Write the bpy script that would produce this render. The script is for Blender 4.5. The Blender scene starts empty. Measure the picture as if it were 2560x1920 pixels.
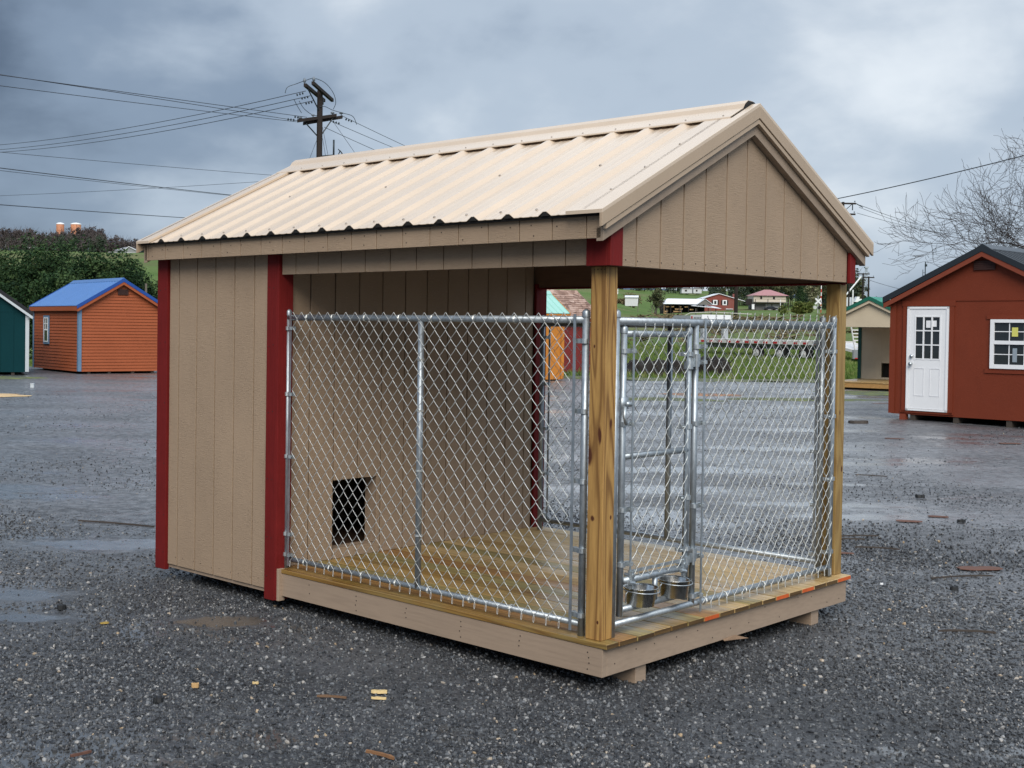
import bpy, bmesh, math, random
from mathutils import Vector, Matrix
import numpy as np
R = math.radians
sc = bpy.context.scene
COL = sc.collection

# ------------------------------------------------------------------ camera, sky, sun, exposure
IN = 0.0254
GZ = 3.5 * IN                      # underside of the kennel frame above the gravel
CAM = Vector((-4.82172, -3.50125, 1.74514))
F0 = Vector((0.703325, 0.710868, 0.0))     # "away" direction of the yard
RT = Vector((0.710868, -0.703325, 0.0))    # "right" direction of the yard

cam_d = bpy.data.cameras.new('camera')
cam = bpy.data.objects.new('camera', cam_d); COL.objects.link(cam)
cam_d.sensor_width = 36; cam_d.lens = 43.849
cam_d.shift_x = 0.10673; cam_d.shift_y = -0.03078
cam_d.clip_start = 0.1; cam_d.clip_end = 9000
r2 = Vector((0.711003, -0.703063, 0.013264)); u2 = Vector((0.005475, 0.024398, 0.999687)); fw = Vector((0.703167, 0.710709, -0.021196))
cam.matrix_world = Matrix(((r2.x, u2.x, -fw.x, CAM.x), (r2.y, u2.y, -fw.y, CAM.y), (r2.z, u2.z, -fw.z, CAM.z), (0, 0, 0, 1)))
sc.camera = cam

w = bpy.data.worlds.new('World'); sc.world = w; w.use_nodes = True
nt = w.node_tree; nt.nodes.clear(); N = nt.nodes.new; L = nt.links.new
out = N('ShaderNodeOutputWorld'); bg = N('ShaderNodeBackground'); bg2 = N('ShaderNodeBackground'); mixs = N('ShaderNodeMixShader')
sky = N('ShaderNodeTexSky'); sky.sky_type = 'NISHITA'; sky.sun_disc = False
SUN_EL, SUN_AZ = R(40), R(212)
sky.sun_elevation = SUN_EL; sky.sun_rotation = SUN_AZ
L(sky.outputs[0], bg.inputs[0]); bg.inputs[1].default_value = 0.06
tc = N('ShaderNodeTexCoord')
sep = N('ShaderNodeSeparateXYZ'); L(tc.outputs['Generated'], sep.inputs[0])
def M(op, a, b=None, c=None, clamp=False):
    n = N('ShaderNodeMath'); n.operation = op; n.use_clamp = clamp
    for i, v in enumerate((a, b, c)):
        if v is None: continue
        if isinstance(v, (int, float)): n.inputs[i].default_value = v
        else: L(v, n.inputs[i])
    return n.outputs[0]
def VDOT(v):
    n = N('ShaderNodeVectorMath'); n.operation = 'DOT_PRODUCT'; L(tc.outputs['Generated'], n.inputs[0]); n.inputs[1].default_value = v
    return n.outputs['Value']
zc = M('MAXIMUM', sep.outputs[2], 0.0)
dz = M('ADD', zc, 0.30)
a_ = VDOT(RT); f_ = VDOT(F0)
cx = M('DIVIDE', a_, dz); cy = M('DIVIDE', f_, dz)
SKC, SKO = 1.45, 0.755; cmb = N('ShaderNodeMapping'); L(tc.outputs['Generated'], cmb.inputs[0]); cmb.inputs['Scale'].default_value = (1, 1, 2.0); cmb.inputs['Location'].default_value = (12.4, 21.08, 0)
def noise(vec, scale, detail, rough, dist=0.0):
    n = N('ShaderNodeTexNoise'); n.inputs['Scale'].default_value = scale; n.inputs['Detail'].default_value = detail
    n.inputs['Roughness'].default_value = rough; n.inputs['Distortion'].default_value = dist; L(vec, n.inputs['Vector']); return n.outputs[0]
n1 = noise(cmb.outputs[0], 3.0, 6, 0.5, 0.25); n2 = noise(cmb.outputs[0], 8.0, 7, 0.5, 0.15)
nn = M('ADD', M('MULTIPLY', n1, 0.7), M('MULTIPLY', n2, 0.3))
def ramp(x, pts):
    r = N('ShaderNodeValToRGB'); r.color_ramp.interpolation = 'EASE'
    while len(r.color_ramp.elements) < len(pts): r.color_ramp.elements.new(0.5)
    for e, (p, c) in zip(r.color_ramp.elements, pts): e.position = p; e.color = (*c, 1)
    L(x, r.inputs[0]); return r.outputs[0]
# rain clouds are heavier towards the left of the yard and near the horizon, thin in the middle
ratio = M('DIVIDE', a_, M('MAXIMUM', f_, 0.15))
left = M('MULTIPLY', M('SUBTRACT', -0.03, ratio), 1.5)
leftc = M('MINIMUM', M('MAXIMUM', left, 0.0), 0.46)
rightc = M('MINIMUM', M('MAXIMUM', M('MULTIPLY', M('SUBTRACT', ratio, 0.16), 0.5), 0.0), 0.13)
low = M('MULTIPLY', M('POWER', M('SUBTRACT', 1.0, M('MINIMUM', M('MULTIPLY', zc, 4.5), 1.0)), 1.6), 0.14)
val = M('ADD', M('MULTIPLY', M('SUBTRACT', nn, 0.5), SKC), SKO)
val = M('SUBTRACT', M('SUBTRACT', M('SUBTRACT', val, leftc), rightc), low, clamp=True)
ccol = ramp(val, [(0.12, (0.0476, 0.0672, 0.1008)), (0.38, (0.1176, 0.154, 0.2072)), (0.62, (0.2296, 0.2716, 0.3248)), (0.9, (0.392, 0.4228, 0.4536))])
L(ccol, bg2.inputs[0])
# an overcast sky grows brighter towards the zenith
bz = M('ADD', 1.0, M('MULTIPLY', M('POWER', M('MINIMUM', M('MAXIMUM', M('SUBTRACT', zc, 0.27), 0.0), 1.0), 0.8), 2.2))
L(bz, bg2.inputs[1])
mixs.inputs[0].default_value = 0.94
L(bg.outputs[0], mixs.inputs[1]); L(bg2.outputs[0], mixs.inputs[2]); L(mixs.outputs[0], out.inputs[0])

sun_d = bpy.data.lights.new('sun', 'SUN'); sun = bpy.data.objects.new('sun', sun_d); COL.objects.link(sun)
sun_d.energy = 1.5; sun_d.angle = R(40); sun_d.color = (1.0, 0.93, 0.84)
sd = (RT * -0.05 + F0 * -0.99).normalized() * math.cos(SUN_EL) + Vector((0, 0, math.sin(SUN_EL)))
sun.rotation_euler = (-sd).to_track_quat('-Z', 'Y').to_euler()
sky.sun_rotation = math.atan2(sd.x, sd.y)
sc.view_settings.view_transform = 'Standard'; sc.view_settings.look = 'None'
sc.view_settings.exposure = 1.05; sc.view_settings.gamma = 1; sc.view_settings.use_curve_mapping = False
sc.render.engine = 'CYCLES'

# ------------------------------------------------------------------ helpers
def Y(a, b, z=0.0):                # yard coordinates: a metres right, b metres away from where one stands
    p = CAM + RT * a + F0 * b
    return Vector((p.x, p.y, z))
YROT = math.atan2(RT.y, RT.x)

class MB:
    def __init__(s): s.v = []; s.f = []; s.m = []
    def add(s, vs, fs, mi=0):
        o = len(s.v); s.v += [tuple(p) for p in vs]; s.f += [tuple(i + o for i in f) for f in fs]; s.m += [mi] * len(fs)
    def box(s, x0, x1, y0, y1, z0, z1, mi=0, mat=None):
        vs = [Vector((x, y, z)) for x in (x0, x1) for y in (y0, y1) for z in (z0, z1)]
        if mat is not None: vs = [mat @ p for p in vs]
        s.add(vs, [(0, 1, 3, 2), (4, 6, 7, 5), (0, 4, 5, 1), (2, 3, 7, 6), (0, 2, 6, 4), (1, 5, 7, 3)], mi)
    def tube(s, pts, r, n=8, cap=True, mi=0):
        pts = [Vector(p) for p in pts]; k = len(pts); rr = r if isinstance(r, (list, tuple)) else [r] * k
        vs = []; up = None
        for i, p in enumerate(pts):
            d = (pts[min(i + 1, k - 1)] - pts[max(i - 1, 0)])
            if d.length < 1e-9: d = Vector((0, 0, 1))
            d.normalize()
            if up is None: up = Vector((0, 0, 1)) if abs(d.z) < 0.9 else Vector((1, 0, 0))
            a = d.cross(up)
            if a.length < 1e-4: a = d.orthogonal()
            a.normalize(); b = a.cross(d); up = b
            for j in range(n):
                t = 2 * math.pi * j / n
                vs.append(p + a * (math.cos(t) * rr[i]) + b * (math.sin(t) * rr[i]))
        fs = [(i * n + j, i * n + (j + 1) % n, (i + 1) * n + (j + 1) % n, (i + 1) * n + j) for i in range(k - 1) for j in range(n)]
        if cap: fs += [tuple(range(n - 1, -1, -1)), tuple(range((k - 1) * n, k * n))]
        s.add(vs, fs, mi)
    def prism(s, poly, axis, c0, c1, mi=0):
        # poly: 2D outline in the two other axes (in order), extruded along axis from c0 to c1
        def P(a, b, c):
            return {'x': (c, a, b), 'y': (a, c, b), 'z': (a, b, c)}[axis]
        n = len(poly); vs = [P(a, b, c0) for a, b in poly] + [P(a, b, c1) for a, b in poly]
        s.add(vs, [tuple(range(n))[::-1], tuple(range(n, 2 * n))] + [(i, (i + 1) % n, n + (i + 1) % n, n + i) for i in range(n)], mi)
    def lathe(s, prof, c, n=24, mi=0):
        c = Vector(c); k = len(prof); vs = []
        for r, z in prof:
            for j in range(n):
                t = 2 * math.pi * j / n; vs.append(c + Vector((r * math.cos(t), r * math.sin(t), z)))
        s.add(vs, [(i * n + j, i * n + (j + 1) % n, (i + 1) * n + (j + 1) % n, (i + 1) * n + j) for i in range(k - 1) for j in range(n)], mi)
    def mesh(s, name, mats, smooth=False, bevel=0, fix=True):
        me = bpy.data.meshes.new(name); me.from_pydata(s.v, [], s.f)
        for m in (mats if isinstance(mats, (list, tuple)) else [mats]): me.materials.append(m)
        me.polygons.foreach_set('material_index', s.m)
        if fix or bevel:
            bm = bmesh.new(); bm.from_mesh(me); bmesh.ops.recalc_face_normals(bm, faces=bm.faces)
            if bevel: bmesh.ops.bevel(bm, geom=bm.edges[:], offset=bevel, segments=1, affect='EDGES', clamp_overlap=True)
            bm.to_mesh(me); bm.free()
        if smooth: me.polygons.foreach_set('use_smooth', [True] * len(me.polygons))
        me.update(); return me
    def build(s, name, mats, parent=None, smooth=False, bevel=0, loc=None, rotz=0, fix=True, kind=None):
        o = bpy.data.objects.new(name, s.mesh(name, mats, smooth, bevel, fix)); COL.objects.link(o)
        if parent is not None: o.parent = parent
        if loc is not None: o.location = loc
        if rotz: o.rotation_euler.z = rotz
        if kind: o['kind'] = kind
        return o
def empty(name, label, cat, loc=(0, 0, 0), rz=0, group=None):
    o = bpy.data.objects.new(name, None); COL.objects.link(o); o.location = loc; o.rotation_euler.z = rz; o.empty_display_size = 0.2
    o['label'] = label; o['category'] = cat
    if group: o['group'] = group
    return o
def tag(o, label, cat, group=None):
    o['label'] = label; o['category'] = cat
    if group: o['group'] = group
    return o
_bc = {}
def bbox(name, x0, x1, y0, y1, z0, z1, mat, parent, bevel=0.0015, label=None):
    """one board: an object at its own centre; boards of one size share a mesh"""
    d = (round(abs(x1 - x0), 4), round(abs(y1 - y0), 4), round(abs(z1 - z0), 4))
    mk = mat if isinstance(mat, tuple) else (mat,)
    key = (d, tuple(m.name for m in mk), bevel)
    if key not in _bc:
        m = MB(); m.box(-d[0] / 2, d[0] / 2, -d[1] / 2, d[1] / 2, -d[2] / 2, d[2] / 2); _bc[key] = m.mesh(name, list(mk), bevel=bevel)
    o = bpy.data.objects.new(name, _bc[key]); COL.objects.link(o); o.location = ((x0 + x1) / 2, (y0 + y1) / 2, (z0 + z1) / 2)
    if parent is not None: o.parent = parent
    if label: o['label'] = label
    return o

# ------------------------------------------------------------------ materials
class NM:
    def __init__(s, name):
        s.m = bpy.data.materials.new(name); s.m.use_nodes = True; s.t = s.m.node_tree; s.b = s.t.nodes['Principled BSDF']
        s.geo = s.t.nodes.new('ShaderNodeNewGeometry')
    def n(s, t): return s.t.nodes.new(t)
    def l(s, a, b): s.t.links.new(a, b)
    def math(s, op, a, b=None, clamp=False, c=None):
        n = s.n('ShaderNodeMath'); n.operation = op; n.use_clamp = clamp
        for i, v in enumerate((a, b, c)):
            if v is None: continue
            if isinstance(v, (int, float)): n.inputs[i].default_value = v
            else: s.l(v, n.inputs[i])
        return n.outputs[0]
    def map(s, scale=(1, 1, 1), loc=(0, 0, 0), rot=(0, 0, 0), src=None):
        n = s.n('ShaderNodeMapping'); s.l(src or s.geo.outputs['Position'], n.inputs[0])
        n.inputs['Scale'].default_value = scale; n.inputs['Location'].default_value = loc; n.inputs['Rotation'].default_value = rot
        return n.outputs[0]
    def noise(s, vec, scale=5, detail=4, rough=0.55, dist=0.0):
        n = s.n('ShaderNodeTexNoise'); s.l(vec, n.inputs['Vector']); n.inputs['Scale'].default_value = scale
        n.inputs['Detail'].default_value = detail; n.inputs['Roughness'].default_value = rough; n.inputs['Distortion'].default_value = dist
        return n.outputs[0]
    def vor(s, vec, scale=5, feat='F1', out='Distance', rand=1.0):
        n = s.n('ShaderNodeTexVoronoi'); n.feature = feat; s.l(vec, n.inputs['Vector']); n.inputs['Scale'].default_value = scale; n.inputs['Randomness'].default_value = rand
        return n.outputs[out]
    def ramp(s, x, pts, interp='LINEAR'):
        r = s.n('ShaderNodeValToRGB'); r.color_ramp.interpolation = interp
        while len(r.color_ramp.elements) < len(pts): r.color_ramp.elements.new(0.5)
        for e, (p, c) in zip(r.color_ramp.elements, pts):
            e.position = p; e.color = (*c, 1) if isinstance(c, (tuple, list)) else (c, c, c, 1)
        s.l(x, r.inputs[0]); return r.outputs[0]
    def mix(s, fac, a, b, mode='MIX'):
        n = s.n('ShaderNodeMix'); n.data_type = 'RGBA'; n.blend_type = mode
        for i, v in ((0, fac), (6, a), (7, b)):
            if isinstance(v, (int, float)): n.inputs[i].default_value = v if i == 0 else (v, v, v, 1)
            elif isinstance(v, tuple): n.inputs[i].default_value = (*v, 1)
            else: s.l(v, n.inputs[i])
        return n.outputs[2]
    def rnd(s): return s.n('ShaderNodeObjectInfo').outputs['Random']
    def bump(s, h, strength=0.3, dist=0.01):
        n = s.n('ShaderNodeBump'); n.inputs['Strength'].default_value = strength; n.inputs['Distance'].default_value = dist
        s.l(h, n.inputs['Height']); s.l(n.outputs[0], s.b.inputs['Normal']); return n
    def set(s, color=None, rough=None, metal=None, spec=None):
        for k, v in (('Base Color', color), ('Roughness', rough), ('Metallic', metal), ('Specular IOR Level', spec)):
            if v is None: continue
            if isinstance(v, tuple): s.b.inputs[k].default_value = (*v, 1)
            elif isinstance(v, (int, float)): s.b.inputs[k].default_value = v
            else: s.l(v, s.b.inputs[k])
        return s.m

def paint(name, c, var=0.12, rough=0.6, scale=3.0, grain=None, dark=None, spec=0.4, bump=0.0):
    m = NM(name); a = m.noise(m.map(), scale, 5, 0.6); lo = tuple(x * (1 - var) for x in c); hi = tuple(min(1, x * (1 + var)) for x in c)
    col = m.ramp(a, [(0.3, lo), (0.7, hi)])
    r = m.rnd(); col = m.mix(0.5, col, m.ramp(r, [(0, lo), (1, hi)]))
    if grain:
        g = m.noise(m.map(grain), 1.0, 5, 0.6); col = m.mix(m.math('MULTIPLY', m.ramp(g, [(0.45, 0.0), (0.7, 1.0)]), 0.35), col, tuple(x * 0.6 for x in c))
        if bump: m.bump(g, bump, 0.004)
    return m.set(col, rough, spec=spec)

def siding_mat(name, c, spec=0.22):
    m = NM(name)
    a = m.noise(m.map(), 1.3, 4, 0.6)
    col = m.ramp(a, [(0.3, tuple(x * 0.90 for x in c)), (0.7, tuple(x * 1.08 for x in c))])
    g = m.noise(m.map((22, 22, 230)), 1.0, 4, 0.7)                # rough-sawn, scratches run across the boards
    patch = m.noise(m.map((5, 5, 2.4), (3, 1, 8)), 1.0, 3, 0.6)
    col = m.mix(m.math('MULTIPLY', m.ramp(g, [(0.35, 1.0), (0.52, 0.0)]), 0.22), col, tuple(x * 0.6 for x in c))
    fl = m.math('MULTIPLY', m.ramp(m.noise(m.map((60, 60, 150), (5, 2, 1)), 1.0, 2, 0.6), [(0.63, 0.0), (0.69, 1.0)]), m.ramp(patch, [(0.46, 0.0), (0.6, 1.0)]))
    col = m.mix(m.math('MULTIPLY', fl, 0.45), col, tuple(min(.8, x * 1.8 + .01) for x in c))
    dk = m.ramp(m.vor(m.map((9, 9, 9), (2, 4, 1)), 1.0), [(0.02, 1.0), (0.05, 0.0)])
    col = m.mix(m.math('MULTIPLY', dk, 0.5), col, (0.12, 0.09, 0.06))
    r = m.rnd(); col = m.mix(0.35, col, m.ramp(r, [(0, tuple(x * 0.92 for x in c)), (1, tuple(x * 1.05 for x in c))]))
    m.bump(m.math('MULTIPLY', m.math('ADD', g, m.math('MULTIPLY', fl, 0.6)), m.ramp(patch, [(0.3, 0.5), (0.65, 1.3)])), 0.8, 0.004)
    return m.set(col, 0.66, spec=spec)
TAN = siding_mat('tan siding paint', (0.345, 0.252, 0.172))
TANB = paint('tan painted lumber', (0.335, 0.25, 0.18), 0.10, 0.6, 2.0, grain=(12, 3, 60), bump=0.2)
RED = paint('barn red trim paint', (0.15, 0.012, 0.011), 0.2, 0.65, 6.0, grain=(70, 70, 5), bump=0.5, spec=0.15)
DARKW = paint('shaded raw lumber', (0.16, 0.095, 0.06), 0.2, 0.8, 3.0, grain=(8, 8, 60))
BLACK = paint('black foam closure', (0.012, 0.011, 0.010), 0.1, 0.9)
GROOVE = paint('siding groove', (0.12, 0.085, 0.055), 0.1, 0.9)

def wood_mat(name, base, dark, axis='z', knots=(), greens=0.0, wet=0.0, scale=1.0):
    m = NM(name)
    st = {'z': (24, 24, 1.7), 'y': (26, 1.1, 26), 'x': (1.1, 26, 26)}[axis]
    rv = m.n('ShaderNodeCombineXYZ'); r = m.rnd(); k = m.math('MULTIPLY', r, 37.0); m.l(k, rv.inputs[0]); m.l(k, rv.inputs[2]); m.l(k, rv.inputs[1])
    av = m.n('ShaderNodeVectorMath'); av.operation = 'ADD'; m.l(m.geo.outputs['Position'], av.inputs[0]); m.l(rv.outputs[0], av.inputs[1])
    base_n = m.noise(m.map(tuple(x * 0.45 * scale for x in st), src=av.outputs[0]), 1.0, 1.5, 0.4, 0.4)
    rings = m.math('FRACT', m.math('MULTIPLY', base_n, 9.0))
    line = m.ramp(rings, [(0.0, 1.0), (0.14, 0.95), (0.34, 0.3), (0.65, 0.0), (0.9, 0.35), (1.0, 1.0)])
    fine = m.noise(m.map(tuple(x * 5 for x in st), src=av.outputs[0]), 1.0, 4, 0.7)
    col = m.mix(m.math('MULTIPLY', line, 0.85), base, dark)
    col = m.mix(m.math('MULTIPLY', m.ramp(fine, [(0.4, 0.0), (0.75, 1.0)]), 0.5), col, dark)
    big = m.noise(m.map(tuple(x * 0.12 for x in st), src=av.outputs[0]), 1.0, 3, 0.5)
    col = m.mix(m.math('MULTIPLY', m.ramp(big, [(0.4, 0.0), (0.65, 1.0)]), 0.45), col, tuple(x * 0.62 for x in base))
    if greens: col = m.mix(m.math('MULTIPLY', m.ramp(m.noise(m.map((6, 2, 6), (9, 1, 3)), 1.0, 3, 0.6), [(0.45, 0.0), (0.7, 1.0)]), greens), col, (0.20, 0.19, 0.085))
    for (kx, ky, kz, rr, el) in knots:
        sub = m.map((1.0, 1.0, 1.0 / el), (-kx, -ky, -kz / el))
        ln = m.n('ShaderNodeVectorMath'); ln.operation = 'LENGTH'; m.l(sub, ln.inputs[0])
        wob = m.math('ADD', ln.outputs['Value'], m.math('MULTIPLY', m.math('SUBTRACT', m.noise(m.map((60, 60, 20)), 1.0, 2, 0.5), 0.5), rr * 0.8))
        core = m.ramp(m.math('DIVIDE', wob, rr), [(0.55, 1.0), (1.0, 0.0)])
        ring = m.ramp(m.math('DIVIDE', wob, rr), [(1.0, 0.0), (1.25, 0.7), (1.5, 0.0)])
        col = m.mix(core, col, (0.075, 0.022, 0.008)); col = m.mix(m.math('MULTIPLY', ring, 0.7), col, dark)
    m.bump(m.math('ADD', line, fine), 0.18, 0.002)
    if wet:
        wn = m.ramp(m.noise(m.map((3, 1.2, 3), (1, 7, 2)), 1.0, 4, 0.6), [(0.35, 0.2), (0.62, 0.6)])
        return m.set(col, wn, spec=0.4)
    return m.set(col, 0.6, spec=0.35)

def galv(name, c=(0.42, 0.47, 0.51), rough=0.33, metal=0.9):
    m = NM(name); a = m.noise(m.map((1, 1, 0.35)), 55, 4, 0.7); b = m.noise(m.map(), 9, 3, 0.6)
    col = m.ramp(a, [(0.3, tuple(x * 0.72 for x in c)), (0.7, tuple(min(1, x * 1.18) for x in c))])
    rg = m.ramp(b, [(0.3, rough - 0.08), (0.7, rough + 0.14)])
    m.bump(a, 0.08, 0.001)
    return m.set(col, rg, metal)
GALV = galv('galvanised pipe', (0.36, 0.40, 0.43), 0.42, 0.7); WIRE = galv('galvanised wire', (0.66, 0.68, 0.66), 0.42, 0.6); BRACK = galv('galvanised bracket', (0.50, 0.54, 0.56), 0.4, 0.85)
STEEL = galv('stainless steel', (0.62, 0.62, 0.60), 0.22, 1.0)

def metal_roof(name, c, rough=0.38, var=0.05):
    m = NM(name); a = m.noise(m.map(), 2.2, 4, 0.6); d = m.noise(m.map(), 160, 3, 0.7)
    col = m.ramp(a, [(0.3, tuple(x * (1 - var) for x in c)), (0.7, tuple(min(1, x * (1 + var)) for x in c))])
    m.bump(m.ramp(d, [(0.55, 0.0), (0.72, 1.0)]), 0.07, 0.001)
    rg = m.ramp(d, [(0.5, rough), (0.75, rough * 0.5)])
    return m.set(col, rg, spec=0.5)
CREAM = metal_roof('cream roof metal', (0.565, 0.45, 0.335), 0.33); TRIMM = metal_roof('tan trim metal', (0.40, 0.30, 0.205), 0.45)

# ------------------------------------------------------------------ the land
TC = [-0.55, -0.12, 0.05, 0.185, 0.203, 0.27, 0.33, 0.38, 0.8]
DN = [0, 68, 90, 130, 200, 300, 450, 650, 900, 1500, 3300]
HT = [[0, 0, 1.3, 5.2, 10.5, 18, 27, 37.2, 37, 30, 30], [0, 0, 1.3, 5.2, 10.5, 18, 27, 37.2, 37, 30, 30], [0, 0, .8, 3.4, 6, 10, 15, 26, 30, 30, 30],
      [0, 0, .4, 3.3, 4.5, 7.4, 8.8, 22, 30, 32, 30], [0, 0, .2, 3.1, 3.9, 5.1, 7.2, 21, 30, 32, 30], [0, 0, .2, 3.1, 3.9, 5.2, 9.2, 19, 30, 32, 30], [0, 0, .2, 3.2, 4.1, 6, 9.4, 16, 24, 28, 28],
      [0, 0, .8, 4.3, 7, 8, 9, 10, 12, 12, 12], [0, 0, .8, 4.3, 7, 8, 9, 10, 12, 12, 12]]
HTa = np.array(HT, float)
def land(a, b):
    """height of the land at yard position a right, b away"""
    d = max(b, 1.0); t = a / d if b > 20 else 0.05
    col = [np.interp(d, DN, row) for row in HTa]
    h = float(np.interp(t, TC, col))
    if b > 75: h += 0.25 * math.sin(a * 0.11 + b * 0.05) * min(1, (b - 75) / 80)
    return h
GRASSC = NM('meadow grass')
_p = GRASSC.map()
_a = GRASSC.noise(_p, 0.035, 5, 0.6); _b = GRASSC.noise(_p, 1.4, 6, 0.7); _c = GRASSC.noise(_p, 0.012, 3, 0.5)
_col = GRASSC.ramp(_a, [(0.35, (0.075, 0.135, 0.03)), (0.55, (0.11, 0.17, 0.045)), (0.72, (0.17, 0.17, 0.075))])
_col = GRASSC.mix(GRASSC.math('MULTIPLY', GRASSC.ramp(_b, [(0.35, 1.0), (0.6, 0.0)]), 0.45), _col, (0.05, 0.065, 0.02))
_col = GRASSC.mix(GRASSC.math('MULTIPLY', GRASSC.ramp(_c, [(0.48, 0.0), (0.6, 1.0)]), 0.55), _col, (0.15, 0.125, 0.065))
GRASSC.bump(_b, 0.6, 0.15); MEADOW = GRASSC.set(_col, 0.9, spec=0.1)

def sheet(name, As, Bs, mat, zoff=0.0, hf=land):
    vs = []; fs = []; n = len(As[0])
    for r_, b in zip(As, Bs):
        for a in r_: p = Y(a, b, hf(a, b) + zoff); vs.append(p)
    for i in range(len(Bs) - 1):
        for j in range(n - 1): fs.append((i * n + j, i * n + j + 1, (i + 1) * n + j + 1, (i + 1) * n + j))
    m = MB(); m.add(vs, fs); o = m.build(name, mat, smooth=True, fix=False); o['kind'] = 'structure'; return o
Bs = [-60, -20, 0, 15, 30, 45, 55] + list(range(62, 130, 4)) + list(range(130, 320, 10)) + list(range(320, 1000, 30)) + [1000, 1200, 1500, 2200, 3300, 5000]
As = [[(max(b, 60) * (-1.3 + 2.6 * j / 90)) for j in range(91)] for b in Bs]
ground = sheet('ground', As, Bs, MEADOW, -0.03)

# distant wooded ridge
rm = paint('haze-blue wooded ridge', (0.045, 0.075, 0.13), 0.15, 1.0, 0.01)  # blue of the distant haze is mixed into the ridge's own colour
m = MB(); vs = []; fs = []
pts = [(-0.62, .05), (-0.5, .064), (-0.42, .058), (-0.36, .068), (-0.32, .0715), (-0.31, .0722), (-0.285, .066), (-0.262, .0715), (-0.252, .0708), (-0.243, .0665), (-0.225, .063), (-0.2, .06), (-0.15, .055), (-0.05, .05), (0.1, .035), (0.3, .03), (0.36, .028), (0.45, .029), (0.7, .025)]
tt = np.linspace(-0.62, 0.7, 140); rr_ = random.Random(5)
for t in tt:
    e = float(np.interp(t, [p[0] for p in pts], [p[1] for p in pts])) + rr_.uniform(-.0004, .0004)
    for (b, k) in ((3000, 0.5), (3300, 0.85), (3600, 1.0), (4100, 0.6)):
        vs.append(Y(t * b, b, (1.7 + e * 3600) * k if b != 3000 else 20))
for i in range(len(tt) - 1):
    for j in range(3): q = i * 4 + j; fs.append((q, q + 4, q + 5, q + 1))
m.add(vs, fs); o = m.build('hills', rm, smooth=True); o['kind'] = 'structure'

# gravel lot ---------------------------------------------------------------
G = NM('wet crushed stone')
p = G.map(); 
yx = G.n('ShaderNodeVectorMath'); yx.operation = 'DOT_PRODUCT'; G.l(p, yx.inputs[0]); yx.inputs[1].default_value = RT
yy = G.n('ShaderNodeVectorMath'); yy.operation = 'DOT_PRODUCT'; G.l(p, yy.inputs[0]); yy.inputs[1].default_value = F0
cv = G.n('ShaderNodeCombineXYZ'); G.l(yx.outputs['Value'], cv.inputs[0]); G.l(yy.outputs['Value'], cv.inputs[1]); yard = cv.outputs[0]
cellc = G.vor(p, 85, out='Color'); celld = G.vor(p, 85); cell2 = G.vor(p, 34); cell2c = G.vor(p, 34, out='Color')
sp = G.n('ShaderNodeSeparateColor'); G.l(cellc, sp.inputs[0]); sp2 = G.n('ShaderNodeSeparateColor'); G.l(cell2c, sp2.inputs[0])
stone = G.ramp(sp.outputs[0], [(0.0, (0.012, 0.013, 0.015)), (0.55, (0.032, 0.034, 0.038)), (0.88, (0.08, 0.085, 0.09)), (0.97, (0.22, 0.22, 0.21)), (1.0, (0.38, 0.36, 0.32))])
stone2 = G.ramp(sp2.outputs[0], [(0.0, (0.015, 0.016, 0.018)), (0.7, (0.04, 0.042, 0.047)), (1.0, (0.10, 0.104, 0.11))])
col = G.mix(0.4, stone, stone2)
dirt = G.ramp(G.noise(yard, 0.9, 5, 0.6), [(0.52, 0.0), (0.68, 1.0)])
col = G.mix(G.math('MULTIPLY', dirt, 0.55), col, (0.052, 0.05, 0.045))
fines = G.ramp(G.noise(G.map((0.45, 0.75, 1), (4, 0, 0), src=yard), 1.0, 6, 0.62), [(0.44, 0.0), (0.58, 1.0)])   # crushed fines; their pale colour also stands in for sky sheen
col = G.mix(G.math('MULTIPLY', fines, G.math('ADD', 0.25, G.math('MULTIPLY', G.noise(yard, 30, 4, 0.7), 0.7))), col, (0.17, 0.17, 0.175))
# loose open stone near the kennel front gives way to packed fines, painted paler for the sky's sheen
loose = G.ramp(G.math('MULTIPLY', G.math('SUBTRACT', G.math('ADD', G.math('SUBTRACT', yy.outputs['Value'], CAM.dot(F0)), G.math('MULTIPLY', G.noise(yard, 0.7, 4, 0.6), 5.0)), 8.5), 0.2), [(0.0, 1.0), (1.0, 0.0)])
col = G.mix(G.math('MULTIPLY', loose, 0.7), col, G.mix(1.0, G.mix(0.4, stone, stone2), 0.8, 'MULTIPLY'))
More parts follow.
